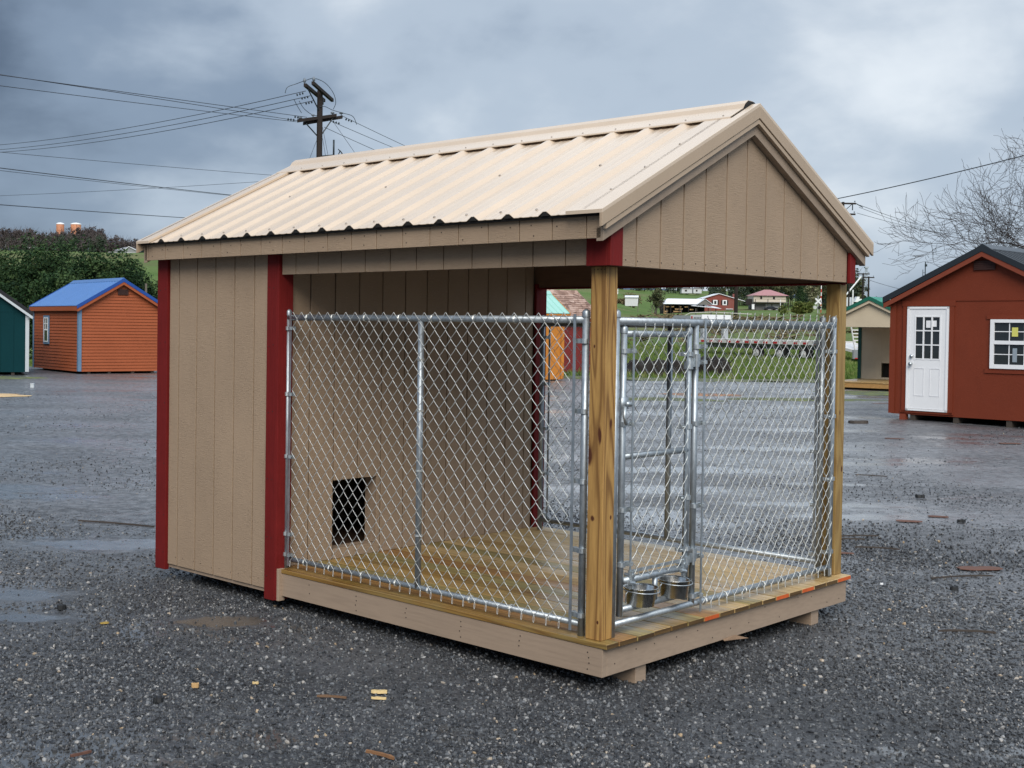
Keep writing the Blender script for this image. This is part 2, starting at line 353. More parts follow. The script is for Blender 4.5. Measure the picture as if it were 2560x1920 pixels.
# puddles: film of water in shallow hollows; stretched along the traffic
pn = G.noise(G.map((0.38, 0.75, 1), (11.3, 2.2, 0), src=yard), 1.0, 5, 0.55, 0.3)
pn2 = G.noise(G.map((3.5, 5.0, 1), src=yard), 1.0, 4, 0.6)
pud = G.math('ADD', pn, G.math('MULTIPLY', G.math('SUBTRACT', pn2, 0.5), 0.42))
pud = G.math('ADD', pud, G.math('MULTIPLY', G.math('SUBTRACT', G.noise(yard, 14, 4, 0.7), 0.5), 0.22))
_cy, _cf = CAM.dot(RT), CAM.dot(F0)
for (a, b, ra, rb) in ((-1.06, 7.26, .34, .17), (-2.23, 9.75, .9, .35), (-2.5, 7.9, .5, .25), (-2.15, 7.3, .3, .16), (4.35, 11.75, .85, .28), (4.2, 12.5, 1.1, .28), (-1.0, 7.3, .3, .15), (3.6, 15.5, 1.7, .5), (5.98, 16.5, 1.1, .35), (2.6, 13.5, 1.6, .5), (4.9, 14.3, .8, .2), (5.4, 18.5, 2.0, .4), (7.2, 22.0, 1.8, .5), (-4.8, 13, 1.6, .5), (-3.9, 12.4, 1.3, .3), (3.9, 26, 3.0, .7), (12.0, 33.5, 1.8, .6)):
    q = G.map((1 / ra, 1 / rb, 1), (-(a + _cy) / ra, -(b + _cf) / rb, 0), src=yard)
    ln = G.n('ShaderNodeVectorMath'); ln.operation = 'LENGTH'; G.l(q, ln.inputs[0])
    bump_ = G.math('MULTIPLY', G.math('SUBTRACT', 1.3, ln.outputs['Value'], clamp=True), 0.34)
    pud = G.math('MAXIMUM', pud, G.math('ADD', G.math('ADD', bump_, 0.42), G.math('MULTIPLY', G.math('SUBTRACT', pn2, 0.5), 0.5)))
pm = G.ramp(pud, [(0.60, 0.0), (0.66, 1.0)])
wet = G.ramp(pud, [(0.40, 0.0), (0.60, 1.0)])
col = G.mix(G.math('MULTIPLY', pm, 0.75), col, (0.045, 0.042, 0.036))
rg = G.mix(wet, 0.58, 0.34); rg = G.mix(pm, rg, 0.2)
lump = G.noise(yard, 8, 8, 0.85)
nb = G.n('ShaderNodeBump'); hgt = G.math('ADD', G.math('MULTIPLY', G.math('SUBTRACT', 1.0, celld), 0.5), G.math('MULTIPLY', G.math('SUBTRACT', 1.0, cell2), 0.8))
hgt = G.math('ADD', hgt, G.math('MULTIPLY', lump, 2.2)); hgt2 = G.math('ADD', G.math('MULTIPLY', hgt, G.math('SUBTRACT', 1.0, G.math('MULTIPLY', pm, 0.8))), 0.0)
nb.inputs['Distance'].default_value = 0.014; G.l(hgt, nb.inputs['Height'])
G.l(G.math('SUBTRACT', G.math('SUBTRACT', 0.85, G.math('MULTIPLY', fines, 0.45)), pm, clamp=True), nb.inputs['Strength']); G.l(nb.outputs[0], G.b.inputs['Normal'])
wetf = G.noise(G.map((0.30, 0.42, 1), (7.7, 3.1, 0), src=yard), 1.0, 6, 0.6)
crum = G.ramp(G.noise(yard, 8, 8, 0.85), [(0.42, 0.0), (0.60, 1.0)])      # crumbs and clods breaking the wet film
wetf = G.math('ADD', wetf, G.math('MULTIPLY', G.math('SUBTRACT', crum, 0.5), 0.16))
cw = G.math('MAXIMUM', G.math('MULTIPLY', G.ramp(wetf, [(0.43, 0.05), (0.56, 0.8)]), G.math('SUBTRACT', 1.0, G.math('MULTIPLY', loose, 0.85))), pm)
G.l(cw, G.b.inputs['Coat Weight']); G.l(G.ramp(G.noise(yard, 6, 4, 0.7), [(0.4, 0.22), (0.6, 0.42)]), G.b.inputs['Coat Roughness']); G.b.inputs['Coat IOR'].default_value = 1.5
nb2 = G.n('ShaderNodeBump'); nb2.inputs['Distance'].default_value = 0.012; nb2.inputs['Strength'].default_value = 0.6; G.l(hgt2, nb2.inputs['Height']); G.l(nb2.outputs[0], G.b.inputs['Coat Normal'])
col = G.mix(G.math('MULTIPLY', G.math('SUBTRACT', 1.0, loose), 0.75), col, G.mix(crum, (0.035, 0.036, 0.038), (0.20, 0.203, 0.21)))  # paler diffuse colour beyond the loose stone stands in for reflected sky
GRAVEL = G.set(col, rg, spec=0.5)
rg_ = random.Random(3)
def edge(a):       # far edge of the gravel
    t = a / 40.0
    e = np.interp(t, [-2, -.45, -.3, -.1, .08, .14, .2, .27, .33, .40, .6, 2], [54, 52, 50.5, 50, 47.5, 46.5, 44.6, 44.4, 44.4, 45.0, 46, 48])
    return float(e) + 0.5 * math.sin(a * 1.3) + 0.3 * math.sin(a * 3.7 + 1)
na = 161; rows = [-30, -12, -4, 0] + [2 + i * 0.5 for i in range(30)] + [18, 20, 23, 26, 30, 34, 38]
As = [[-46 + 92 * j / (na - 1) for j in range(na)] for b in rows]
vs = []; fs = []
def lotz(a, b): return 0.012 * math.sin(a * 1.1 + b * .6) * math.sin(b * .9 - a * .3) if b > 9 else 0.0
for b, ar in zip(rows, As):
    for a in ar: vs.append(Y(a, b, lotz(a, b)))
for k in range(3):
    for a in As[0]:
        e = edge(a); b = 38 + (e - 38) * (k + 1) / 3 + (rg_.uniform(-.25, .25) if k == 2 else 0)
        vs.append(Y(a, b, lotz(a, b) if k < 2 else -0.06))
for i in range(len(rows) + 2):
    for j in range(na - 1): fs.append((i * na + j, i * na + j + 1, (i + 1) * na + j + 1, (i + 1) * na + j))
m = MB(); m.add(vs, fs); o = m.build('gravel_lot', GRAVEL, smooth=True, fix=False); o['kind'] = 'structure'

# geometry-node scatter for what nobody could count ----------------------
def scatter(name, base_mesh, inst_objs, density, smin, smax, mat, seed=1, tilt=True, kind='stuff', dens_attr=False):
    o = bpy.data.objects.new(name, base_mesh); COL.objects.link(o); o['kind'] = kind
    ng = bpy.data.node_groups.new(name, 'GeometryNodeTree')
    ng.interface.new_socket('Geometry', in_out='INPUT', socket_type='NodeSocketGeometry'); ng.interface.new_socket('Geometry', in_out='OUTPUT', socket_type='NodeSocketGeometry')
    n = ng.nodes.new; l = ng.links.new
    gi = n('NodeGroupInput'); go = n('NodeGroupOutput'); dp = n('GeometryNodeDistributePointsOnFaces'); dp.inputs['Density'].default_value = density; dp.inputs['Seed'].default_value = seed
    if dens_attr:
        at = n('GeometryNodeInputNamedAttribute'); at.data_type = 'FLOAT'; at.inputs['Name'].default_value = 'dens'
        mm = n('ShaderNodeMath'); mm.operation = 'MULTIPLY'; mm.inputs[1].default_value = density; l(at.outputs[0], mm.inputs[0]); l(mm.outputs[0], dp.inputs['Density'])
    l(gi.outputs[0], dp.inputs['Mesh'])
    jn = n('GeometryNodeJoinGeometry')
    for io in inst_objs:
        oi = n('GeometryNodeObjectInfo'); oi.inputs['Object'].default_value = io; oi.inputs['As Instance'].default_value = True; l(oi.outputs['Geometry'], jn.inputs[0])
    gti = n('GeometryNodeInstanceOnPoints'); l(dp.outputs['Points'], gti.inputs['Points']); l(jn.outputs[0], gti.inputs['Instance']); gti.inputs['Pick Instance'].default_value = True
    rv = n('FunctionNodeRandomValue'); rv.data_type = 'FLOAT_VECTOR'; k = math.pi * 2 if tilt else 0.25
    rv.inputs[0].default_value = (-k if not tilt else 0, -k if not tilt else 0, 0); rv.inputs[1].default_value = (k, k, math.pi * 2)
    l(rv.outputs[0], gti.inputs['Rotation'])
    rs = n('FunctionNodeRandomValue'); rs.data_type = 'FLOAT'; rs.inputs[2].default_value = 0.0; rs.inputs[3].default_value = 1.0; rs.inputs['Seed'].default_value = 7
    pw = n('ShaderNodeMath'); pw.operation = 'POWER'; pw.inputs[1].default_value = 2.2; l(rs.outputs[1], pw.inputs[0])
    ma = n('ShaderNodeMath'); ma.operation = 'MULTIPLY_ADD'; ma.inputs[1].default_value = smax - smin; ma.inputs[2].default_value = smin; l(pw.outputs[0], ma.inputs[0])
    l(ma.outputs[0], gti.inputs['Scale']); l(gti.outputs[0], go.inputs[0])
    md = o.modifiers.new('scatter', 'NODES'); md.node_group = ng
    return o
def patch_mesh(name, a0, a1, b0, b1, na=30, nb=30, zf=lambda a, b: 0.0, densf=None):
    vs = [Y(a0 + (a1 - a0) * i / na, b0 + (b1 - b0) * j / nb, zf(a0 + (a1 - a0) * i / na, b0 + (b1 - b0) * j / nb)) for j in range(nb + 1) for i in range(na + 1)]
    fs = [(j * (na + 1) + i, j * (na + 1) + i + 1, (j + 1) * (na + 1) + i + 1, (j + 1) * (na + 1) + i) for j in range(nb) for i in range(na)]
    me = bpy.data.meshes.new(name); me.from_pydata([tuple(v) for v in vs], [], fs)
    if densf:
        at = me.attributes.new('dens', 'FLOAT', 'POINT')
        at.data.foreach_set('value', [densf(a0 + (a1 - a0) * i / na, b0 + (b1 - b0) * j / nb) for j in range(nb + 1) for i in range(na + 1)])
    return me
lib = bpy.data.collections.new('library')      # sources of the scatters; never linked to the scene
def stone_src(name, seed, mat):
    rr = random.Random(seed); bm = bmesh.new(); bmesh.ops.create_icosphere(bm, subdivisions=1, radius=0.5)
    for v in bm.verts:
        v.co *= rr.uniform(0.72, 1.15); v.co.z *= 0.6; v.co.x *= 1.15
    me = bpy.data.meshes.new(name); bm.to_mesh(me); bm.free(); me.materials.append(mat)
    ob = bpy.data.objects.new(name, me); lib.objects.link(ob); return ob
SM = NM('wet stone chips'); _r = SM.rnd()
_c = SM.ramp(_r, [(0.0, (0.022, 0.023, 0.025)), (0.45, (0.045, 0.047, 0.051)), (0.78, (0.085, 0.09, 0.095)), (0.95, (0.16, 0.165, 0.17)), (0.99, (0.34, 0.33, 0.31)), (1.0, (0.42, 0.30, 0.17))])
_c = SM.mix(0.25, _c, SM.noise(SM.map(), 90, 3, 0.6), 'MULTIPLY')
SMAT = SM.set(_c, SM.ramp(SM.noise(SM.map((1, 1, 1)), 3.0, 2, 0.5), [(0.4, 0.25), (0.6, 0.5)]), spec=0.5)
stones = [stone_src('stone_chip_source', s, SMAT) for s in range(5)]
PUDS = [(-1.06, 7.26, .34, .17), (-2.23, 9.75, .9, .35), (-2.5, 7.9, .5, .25), (-2.15, 7.3, .3, .16), (4.35, 11.75, .85, .28), (4.2, 12.5, 1.1, .28), (2.6, 13.5, 1.6, .5), (-4.8, 13, 1.6, .5)]
def dn(a, b):
    k = 1.0
    for (pa, pb, ra, rb) in PUDS:
        if ((a - pa) / ra) ** 2 + ((b - pb) / rb) ** 2 < 1.1: k = 0.04
    f = 0.5 + 0.5 * math.sin(a * 2.1 + b * 1.3) * math.sin(b * 1.7 - a * 0.8)
    return k * (0.25 + 0.75 * f) * min(1.0, (7.0 / max(b, 4)) ** 1.5)
scatter('gravel', patch_mesh('gravel', -4.6, 5.8, 4.0, 12.5, 130, 110, densf=lambda a, b: dn(a, b) * min(1.0, max(0.0, (12.2 + 1.2 * math.sin(a * 1.7) * math.sin(a * .6 + 1) - b) / 5.0))), stones, 5600, 0.007, 0.030, SMAT, 3, dens_attr=True)
scatter('gravel', patch_mesh('gravel', -7.0, 8.4, 8.0, 17.0, 110, 70, densf=lambda a, b: dn(a, b) * min(1.0, max(0.0, (b - 8) / 3.0)) * min(1.0, max(0.0, (17 - b) / 4.0))), stones, 1100, 0.007, 0.024, SMAT, 4, dens_attr=True)
scatter('gravel', patch_mesh('gravel', -12, 12.5, 15.0, 30.0, 60, 40, densf=lambda a, b: .5 + .5 * math.sin(a * 1.3 + b) * math.sin(b * 2.1 - a * .4)), stones, 45, 0.012, 0.035, SMAT, 5, dens_attr=True)

# ------------------------------------------------------------------ the kennel
ken = empty('dog_kennel', 'large tan board-sided dog kennel with red corner trim, cream metal roof and chain link run', 'dog kennel')
def K(u, v, z): return (u * IN, v * IN, z * IN + GZ)
def kb(name, u0, u1, v0, v1, z0, z1, mat, bevel=0.0012, label=None, parent=ken):
    return bbox(name, u0 * IN, u1 * IN, v0 * IN, v1 * IN, z0 * IN + GZ, z1 * IN + GZ, mat, parent, bevel, label)
W = 98.6; GW = 96.4; LL = 145.7
# skids, frame, skirt
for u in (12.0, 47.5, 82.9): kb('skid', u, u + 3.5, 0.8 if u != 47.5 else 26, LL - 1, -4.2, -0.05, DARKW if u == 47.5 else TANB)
kb('skirt_board', 0, 1.4, 0, LL - 3, 0, 5.35, TANB)
kb('skirt_board', 1.45, W, 0.0, 1.4, 0.02, 5.35, TANB)
kb('skirt_board', W - 1.4, W, 1.45, LL - 3, 0, 5.35, TANB)
kb('skirt_board', 1.45, W - 1.45, LL - 4.5, LL - 3, 0, 5.35, TANB)
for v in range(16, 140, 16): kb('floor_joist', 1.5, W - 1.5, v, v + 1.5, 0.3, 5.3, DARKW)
# deck boards run the long way
dk = []
DB = [((0.32, 0.19, 0.05), (0.12, 0.05, 0.012), .5), ((0.47, 0.31, 0.11), (0.2, 0.10, 0.03), .3), ((0.36, 0.28, 0.10), (0.13, 0.08, 0.025), .6), ((0.58, 0.41, 0.19), (0.32, 0.20, 0.08), .15), ((0.38, 0.20, 0.06), (0.18, 0.08, 0.025), .1)]
DM = [wood_mat('treated deck board', b, d, 'y', greens=g, wet=1) for b, d, g in DB]
ENDO = paint('orange end paint', (0.55, 0.10, 0.02), 0.3, 0.6, 30); ENDB = wood_mat('dark wet end grain', (0.13, 0.075, 0.025), (0.05, 0.025, 0.01), 'x')
edges = [-0.3, 3.75, 9.7, 15.6, 21.6, 27.45, 33.4, 39.3, 45.2, 51.2, 57.0, 62.8, 68.7, 74.6, 80.5, 86.4, 92.3, 99.3]
pick = [0, 4, 2, 1, 0, 2, 4, 1, 3, 2, 3, 1, 3, 3, 3, 3, 3]
orange = {2: ENDB, 6: ENDO, 11: ENDO, 13: ENDO, 16: ENDO}
rd = random.Random(8)
for i in range(17):
    a, b = edges[i] + .1, edges[i + 1] - .1; v0 = -1.0 + rd.uniform(-.12, .12)
    m = MB(); m.box(-(b - a) / 2 * IN, (b - a) / 2 * IN, -(96.2 - v0) / 2 * IN, (96.2 - v0) / 2 * IN, -.5 * IN, .5 * IN)
    me = m.mesh('deck_board', [DM[pick[i]], orange.get(i, ENDB)], bevel=0.0025)
    for pl in me.polygons:
        if pl.normal.y < -0.9: pl.material_index = 1
    o = bpy.data.objects.new('deck_board', me); COL.objects.link(o); o.parent = ken; o.location = K((a + b) / 2, (v0 + 96.2) / 2, 5.9 + rd.uniform(-.03, .03))
# side wall siding (u = 0 face) of the closed box, boards 8 inches wide
ZT = 82.0
GR = 0.2
kb('wall_backing', 0.05, 0.5, 97.2, LL - .2, 1.3, ZT + 3, GROOVE)
vs_ = [99.5, 105.5, 113.5, 121.5, 129.5, 137.5, 141.9]
for a, b in zip(vs_[:-1], vs_[1:]): kb('siding_board', -.5, .04, a + GR, b - GR, 1.0, ZT + 2, TAN)
kb('corner_trim', -1.25, -.02, 95.9, 99.55, -1.3, ZT + .4, RED); kb('corner_trim', -1.25, -.02, 141.9, 146.5, -.6, ZT + .4, RED)
kb('trim_end_block', -1.0, .9, 94.3, 95.85, -1.2, 6.5, TANB)
# front wall of the box, seen inside the run, with the dog door cut out
kb('wall_backing', 3.2, 17.55, 96.6, 97.1, 6.5, 84, GROOVE); kb('wall_backing', 32.7, W - 2, 96.6, 97.1, 6.5, 84, GROOVE); kb('wall_backing', 17.6, 32.65, 96.6, 97.1, 26.3, 84, GROOVE); kb('wall_backing', 17.6, 32.65, 96.6, 97.1, 6.5, 8.95, GROOVE)
us_ = [3.25, 9.6, 17.7, 25.9, 34.1, 42.4, 50.6, 58.8, 67.0, 75.3, 83.5, 91.8, 95.5]
for a, b in zip(us_[:-1], us_[1:]):
    a_, b_ = a + GR, b - GR
    if a_ < 32.7 and b_ > 17.6:
        if a == 17.7 or a == 25.9:
            if b_ > 32.7: 
                kb('siding_board', 32.7, b_, 96.05, 96.55, 6.45, 26.2, TAN)
            kb('siding_board', a_, b_, 96.05, 96.55, 26.2, 84, TAN); kb('siding_board', a_, min(b_, 32.7), 96.05, 96.55, 6.45, 9.0, TAN)
        else: kb('siding_board', a_, min(b_, 17.55) if a < 17 else b_, 96.05, 96.55, 6.45, 84, TAN)
    else: kb('siding_board', a_, b_, 96.05, 96.55, 6.45, 84, TAN)
kb('corner_trim', -1.25, 3.2, 95.05, 95.85, -1.1, ZT - .2, RED); kb('corner_trim', 95.6, W + 1.0, 95.1, 95.9, 6.4, ZT - 4, RED); kb('corner_trim', W + 1.0, W + 1.75, 95.1, 99.4, 1, ZT, RED)
m = MB()
for q in ((17.3, 17.6, 9, 26.3), (32.65, 32.95, 9, 26.3)): m.box(q[0] * IN, q[1] * IN, 96.6 * IN, 100.3 * IN, q[2] * IN + GZ, q[3] * IN + GZ)
m.box(17.3 * IN, 32.95 * IN, 96.6 * IN, 100.3 * IN, 26.3 * IN + GZ, 26.6 * IN + GZ); m.box(17.3 * IN, 32.95 * IN, 96.6 * IN, 100.3 * IN, 8.6 * IN + GZ, 8.9 * IN + GZ)
m.build('dog_door_frame', TANB, ken)
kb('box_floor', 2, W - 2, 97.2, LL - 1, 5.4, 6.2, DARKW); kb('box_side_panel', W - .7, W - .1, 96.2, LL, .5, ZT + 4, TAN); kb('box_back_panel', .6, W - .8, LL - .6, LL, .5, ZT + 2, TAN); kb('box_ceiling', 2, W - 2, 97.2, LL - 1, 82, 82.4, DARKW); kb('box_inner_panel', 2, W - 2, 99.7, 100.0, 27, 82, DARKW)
# posts
POSTM = wood_mat('treated pine post', (0.50, 0.29, 0.09), (0.11, 0.04, 0.010), 'z', knots=[(0.0254, 0.095, 1.66, .007, 1.6), (0.0254, 0.055, 1.24, .013, 4.5), (0.0254, 0.112, 1.13, .017, 3.2), (0.0254, 0.09, 0.835, .013, 1.3), (0.0254, 0.05, 0.34, .007, 1.5), (0.09, 0.033, 0.84, .010, 1.6), (0.08, 0.033, 1.29, .012, 2.5)])
POSTB = wood_mat('weathered pine post', (0.40, 0.265, 0.095), (0.20, 0.11, 0.035), 'z', knots=[(2.46, 0.04, 1.25, .008, 2), (2.50, 0.04, 0.9, .012, 2)])
kb('post', 1.0, 4.6, 1.2, 4.8, 6.42, 76.9, POSTM, .003); kb('post', 95.7, 99.2, 1.6, 5.1, 6.42, 76.7, POSTB, .003)
# side header beam: inner lumber + grooved siding strip
kb('header_beam', .05, 1.6, 4.4, 95.0, 77.3, 86, DARKW); kb('header_beam', W - 2.0, W - .5, 1.3, 96.5, 77.0, 85.0, DARKW); kb('header_beam', 1.7, W - 2.1, .1, 1.6, 77.0, 84, DARKW)
kb('header_lip', W - 2.2, W - .4, 1.4, 96.4, 76.5, 76.95, RED)
vs_ = [4.35, 9.8] + [9.8 + 8 * k for k in range(1, 11)] + [94.95]
for a, b in zip(vs_[:-1], vs_[1:]): kb('header_siding', -.5, 0, a + GR * .7, b - GR * .7, 77.1, 84.5, TAN)
kb('header_trim', -1.25, .0, -.45, 4.3, 76.9, 84.4, RED); kb('header_trim', -1.25, 2.6, -1.25, -.5, 76.9, 85.6, RED); kb('header_trim', GW - 1.6, GW + 1.1, -1.25, -.5, 76.8, 86.5, RED)
kb('header_trim', GW + .2, GW + 1.1, -.45, 3.5, 76.8, 84, RED)
# fascia under the eaves: 8 inch grooved strips
FU = -4.8
vs_ = [-1.7] + [1.7 + 8 * k for k in range(0, 19)] + [147.3]
for a, b in zip(vs_[:-1], vs_[1:]): kb('fascia_board', FU, FU + .5, a + GR * .6, b - GR * .6, 81.7, 86.3, TAN)
kb('fascia_backing', FU + .55, FU + 1.2, -1.6, 147, 81.9, 86.2, GROOVE)
kb('fascia_board', 96 - FU - .5, 96 - FU, -1.7, 147.3, 81.4, 86.2, TAN)
kb('soffit', FU + 1.25, -.55, -.5, 146.5, 82.5, 83.0, TANB); kb('soffit', GW + .2, 96 - FU - .6, -.5, 146.5, 82.3, 82.8, TANB)
# gable: slope and vertical boards
SL = 0.479
def roofz(u): return 112.25 - SL * abs(u - 48.05)
def ray_box(u0, u1): return
gs = [2.65, 8] + [8 + 8 * k for k in range(1, 11)] + [GW - 1.7]
for a, b in zip(gs[:-1], gs[1:]):
    a_, b_ = a + GR, b - GR
    def tz(u): return roofz(u) - 4.7
    poly = [(a_, 77.0), (b_, 77.0), (b_, tz(b_))] + ([(48.05, tz(48.05))] if a_ < 48.05 < b_ else []) + [(a_, tz(a_))]
    m = MB(); c = (a_ + b_) / 2
    m.prism([((u - c) * IN, z * IN + GZ) for u, z in poly], 'y', -.5 * IN, 0); m.build('gable_board', TAN, ken, loc=(c * IN, 0, 0), bevel=0.001)
m = MB(); m.prism([(u * IN, z * IN + GZ) for u, z in [(1, 77.3), (GW - 1, 77.3), (GW - 1, roofz(GW - 1) - 5.6), (48.05, roofz(48) - 5.6), (1, roofz(1) - 5.6)]], 'y', .03 * IN, .08 * IN); m.build('gable_backing', GROOVE, ken)
m = MB(); m.prism([(u * IN, z * IN + GZ) for u, z in [(1, 78), (GW - 1, 78), (GW - 1, roofz(GW - 1) - 5.6), (48.05, roofz(48) - 5.6), (1, roofz(1) - 5.6)]], 'y', (LL + .1) * IN, (LL + .6) * IN); m.build('gable_back_panel', TAN, ken)
# rake boards (lumber) and metal rake trim, front and back
def rake(v0, v1, o0, o1, u_out, mat, name, side, cut=0.0):
    """strip between offsets o0 (top) and o1 (bottom) below the roof line"""
    if side < 0: us = (FU + u_out, 48.05 - cut)
    else: us = (96.1 - FU - u_out, 48.05 + cut)
    m = MB(); poly = [(us[0], roofz(us[0]) - o0), (us[1], roofz(us[1]) - o0), (us[1], roofz(us[1]) - o1), (us[0], roofz(us[0]) - o1)]
    m.prism([(u * IN, z * IN + GZ) for u, z in poly], 'y', v0 * IN, v1 * IN); return m.build(name, mat, ken, bevel=.0012)
rb = wood_mat('weathered painted rake board', (0.30, 0.225, 0.165), (0.10, 0.07, 0.055), 'x')
RKM = paint('knotty painted rake board', (0.31, 0.235, 0.17), 0.12, .6, 14, grain=(9, 9, 9), bump=.3)
for sd_ in (-1, 1):
    rake(-2.1, -.6, 3.3, 5.8, 0, RKM, 'rake_board', sd_, .03); rake(LL + .7, LL + 2.1, 1.2, 5.8, 0, RKM, 'rake_board', sd_, .03)
    rake(-3.0, -2.15, 2.55, 3.55, -.2, TRIMM, 'rake_trim_lip', sd_); 
    rake(-3.2, -2.6, -.1, 2.4, -1.9, TRIMM, 'rake_trim', sd_); rake(LL + 2.4, LL + 3.0, -.1, 2.4, -1.9, TRIMM, 'rake_trim', sd_)
    # flat top flange of the rake trim over the roofing
    for (va, vb) in ((-3.2, 5.1), (LL - 3.0, LL + 3.0)):
        u0, u1 = (FU - 1.9, 48.05) if sd_ < 0 else (96.1 - FU + 1.9, 48.05)
        m = MB(); m.prism([(u0 * IN, (roofz(u0) + .05) * IN + GZ), (u1 * IN, (roofz(u1) + .05) * IN + GZ), (u1 * IN, (roofz(u1) + .75) * IN + GZ), (u0 * IN, (roofz(u0) + .75) * IN + GZ)], 'y', va * IN, vb * IN)
        m.build('rake_flange', CREAM, ken, bevel=.0008)
# roofing sheets with ribs; each 27.3 inches wide (three ribs)
ribs = [1.4 + 9.1 * k for k in range(17)]
def profile():
    pr = []; v = -2.2
    def add(v, h): pr.append((v, h))
    add(-2.3, 0)
    for r_ in ribs:
        if r_ - 1.7 > -2.2: add(r_ - 1.6, 0)
        add(r_ - .45, .8); add(r_ + .45, .8); add(r_ + 1.6, 0)
        if r_ + 9 < 150:
            for c_ in (3.3, 5.8): add(r_ + c_ - .6, 0); add(r_ + c_, .07); add(r_ + c_ + .6, 0)
    add(149.0, 0)
    return sorted(pr)
prof = profile()
def sheets(side):
    cuts = [-2.3] + [1.4 + 27.3 * k - 4.0 for k in range(1, 6)] + [149.0]
    for a, b in zip(cuts[:-1], cuts[1:]):
        pts = [p for p in prof if a < p[0] < b]
        def hh(v):
            return float(np.interp(v, [p[0] for p in prof], [p[1] for p in prof]))
        pts = [(a, hh(a))] + pts + [(b - .02, hh(b))]
        u0 = (FU - 1.3) if side < 0 else (96.1 - FU + 1.3); u1 = 48.05 - .05 * (1 if side < 0 else -1)
        m = MB(); vs = []; k = len(pts)
        for u, dz_ in ((u0, 0), (u1, 0)):
            for v, h in pts: vs.append(K(u, v, roofz(u) + h + dz_ - .05))
        for u, dz_ in ((u0, 0), (u1, 0)):
            for v, h in pts: vs.append(K(u, v, roofz(u) + h - .16))
        fs = []
        for i in range(k - 1):
            fs += [(i, i + 1, k + i + 1, k + i), (2 * k + i, 3 * k + i, 3 * k + i + 1, 2 * k + i + 1), (i, 2 * k + i, 2 * k + i + 1, i + 1), (k + i, k + i + 1, 3 * k + i + 1, 3 * k + i)]
        m.add(vs, fs); m.build('roofing_sheet', CREAM, ken)
sheets(-1); sheets(1)
for sd_ in (-1, 1):   # sheathing just under the roofing, dark closure at the eave
    u0, u1 = (FU - .6, 48.05) if sd_ < 0 else (96.1 - FU + .6, 48.05)
    m = MB(); m.prism([(u0 * IN, (roofz(u0) - .7) * IN + GZ), (u1 * IN, (roofz(u1) - .7) * IN + GZ), (u1 * IN, (roofz(u1) - .22) * IN + GZ), (u0 * IN, (roofz(u0) - .22) * IN + GZ)], 'y', -2.0 * IN, 148.5 * IN); m.build('roof_sheathing', DARKW, ken)
    s0 = -.9 if sd_ < 0 else 0.1
    e = FU if sd_ < 0 else 96.1 - FU
    m = MB(); m.box((e + s0) * IN, (e + s0 + .8) * IN, -1.6 * IN, 148.2 * IN, 86.35 * IN + GZ if sd_ < 0 else 86.25 * IN + GZ, (roofz(e + s0) - .75) * IN + GZ); m.build('eave_closure', BLACK, ken)
m = MB()
for v in ribs:        # black rib closures at the eave ends
    m.prism([((v - .95) * IN, (roofz(FU - 1.2) + .0) * IN + GZ - .004), ((v - .4) * IN, (roofz(FU - 1.2) + .66) * IN + GZ), ((v + .4) * IN, (roofz(FU - 1.2) + .66) * IN + GZ), ((v + .95) * IN, (roofz(FU - 1.2)) * IN + GZ - .004)], 'x', (FU - 1.33) * IN, (FU - .6) * IN)
m.build('rib_closure', BLACK, ken, kind='stuff')
# ridge cap: crown, flat wings and turned-down lips
m = MB(); pr = [(-8.1, -.15), (-7.9, .12), (-2.9, .15), (-2.1, .95), (-.9, 1.25), (.9, 1.25), (2.1, .95), (2.9, .15), (7.9, .12), (8.1, -.15)]
vs = []
for v in (-.9, LL + 2.2):
    for du, h in pr: vs.append(K(48.05 + du, v, 112.25 - SL * abs(du) + .9 + h * .85))
for v in (-.9, LL + 2.2):
    for du, h in pr: vs.append(K(48.05 + du * .99, v, 112.25 - SL * abs(du) + .8 + h * .85))
k = len(pr); fs = []
for i in range(k - 1): fs += [(i, i + 1, k + i + 1, k + i), (2 * k + i, 3 * k + i, 3 * k + i + 1, 2 * k + i + 1), (i, 2 * k + i, 2 * k + i + 1, i + 1), (k + i, k + i + 1, 3 * k + i + 1, 3 * k + i)]
fs += [(0, k, 3 * k, 2 * k), (k - 1, 2 * k - 1, 4 * k - 1, 3 * k - 1)]
m.add(vs, fs); m.build('ridge_cap', CREAM, ken)
m = MB(); m.prism([((48.05 + du) * IN, (112.25 - SL * abs(du) + .70 + h * .8) * IN + GZ) for du, h in pr] + [((48.05 + 8) * IN, (112.25 - SL * 8) * IN + GZ), (48.05 * IN, 112.1 * IN + GZ), ((48.05 - 8) * IN, (112.25 - SL * 8) * IN + GZ)], 'y', -1.3 * IN, -.95 * IN); m.build('ridge_end_closure', BLACK, ken)
# rafters
for v in (24, 48, 72):
    for sd_ in (-1, 1):
        u0, u1 = (1.7, 48) if sd_ < 0 else (96, 48.1)
        m = MB(); m.prism([(u0 * IN, (roofz(u0) - 4.3) * IN + GZ), (u1 * IN, (roofz(u1) - 4.3) * IN + GZ), (u1 * IN, (roofz(u1) - .8) * IN + GZ), (u0 * IN, (roofz(u0) - .8) * IN + GZ)], 'y', v * IN, (v + 1.5) * IN); m.build('rafter', DARKW, ken)
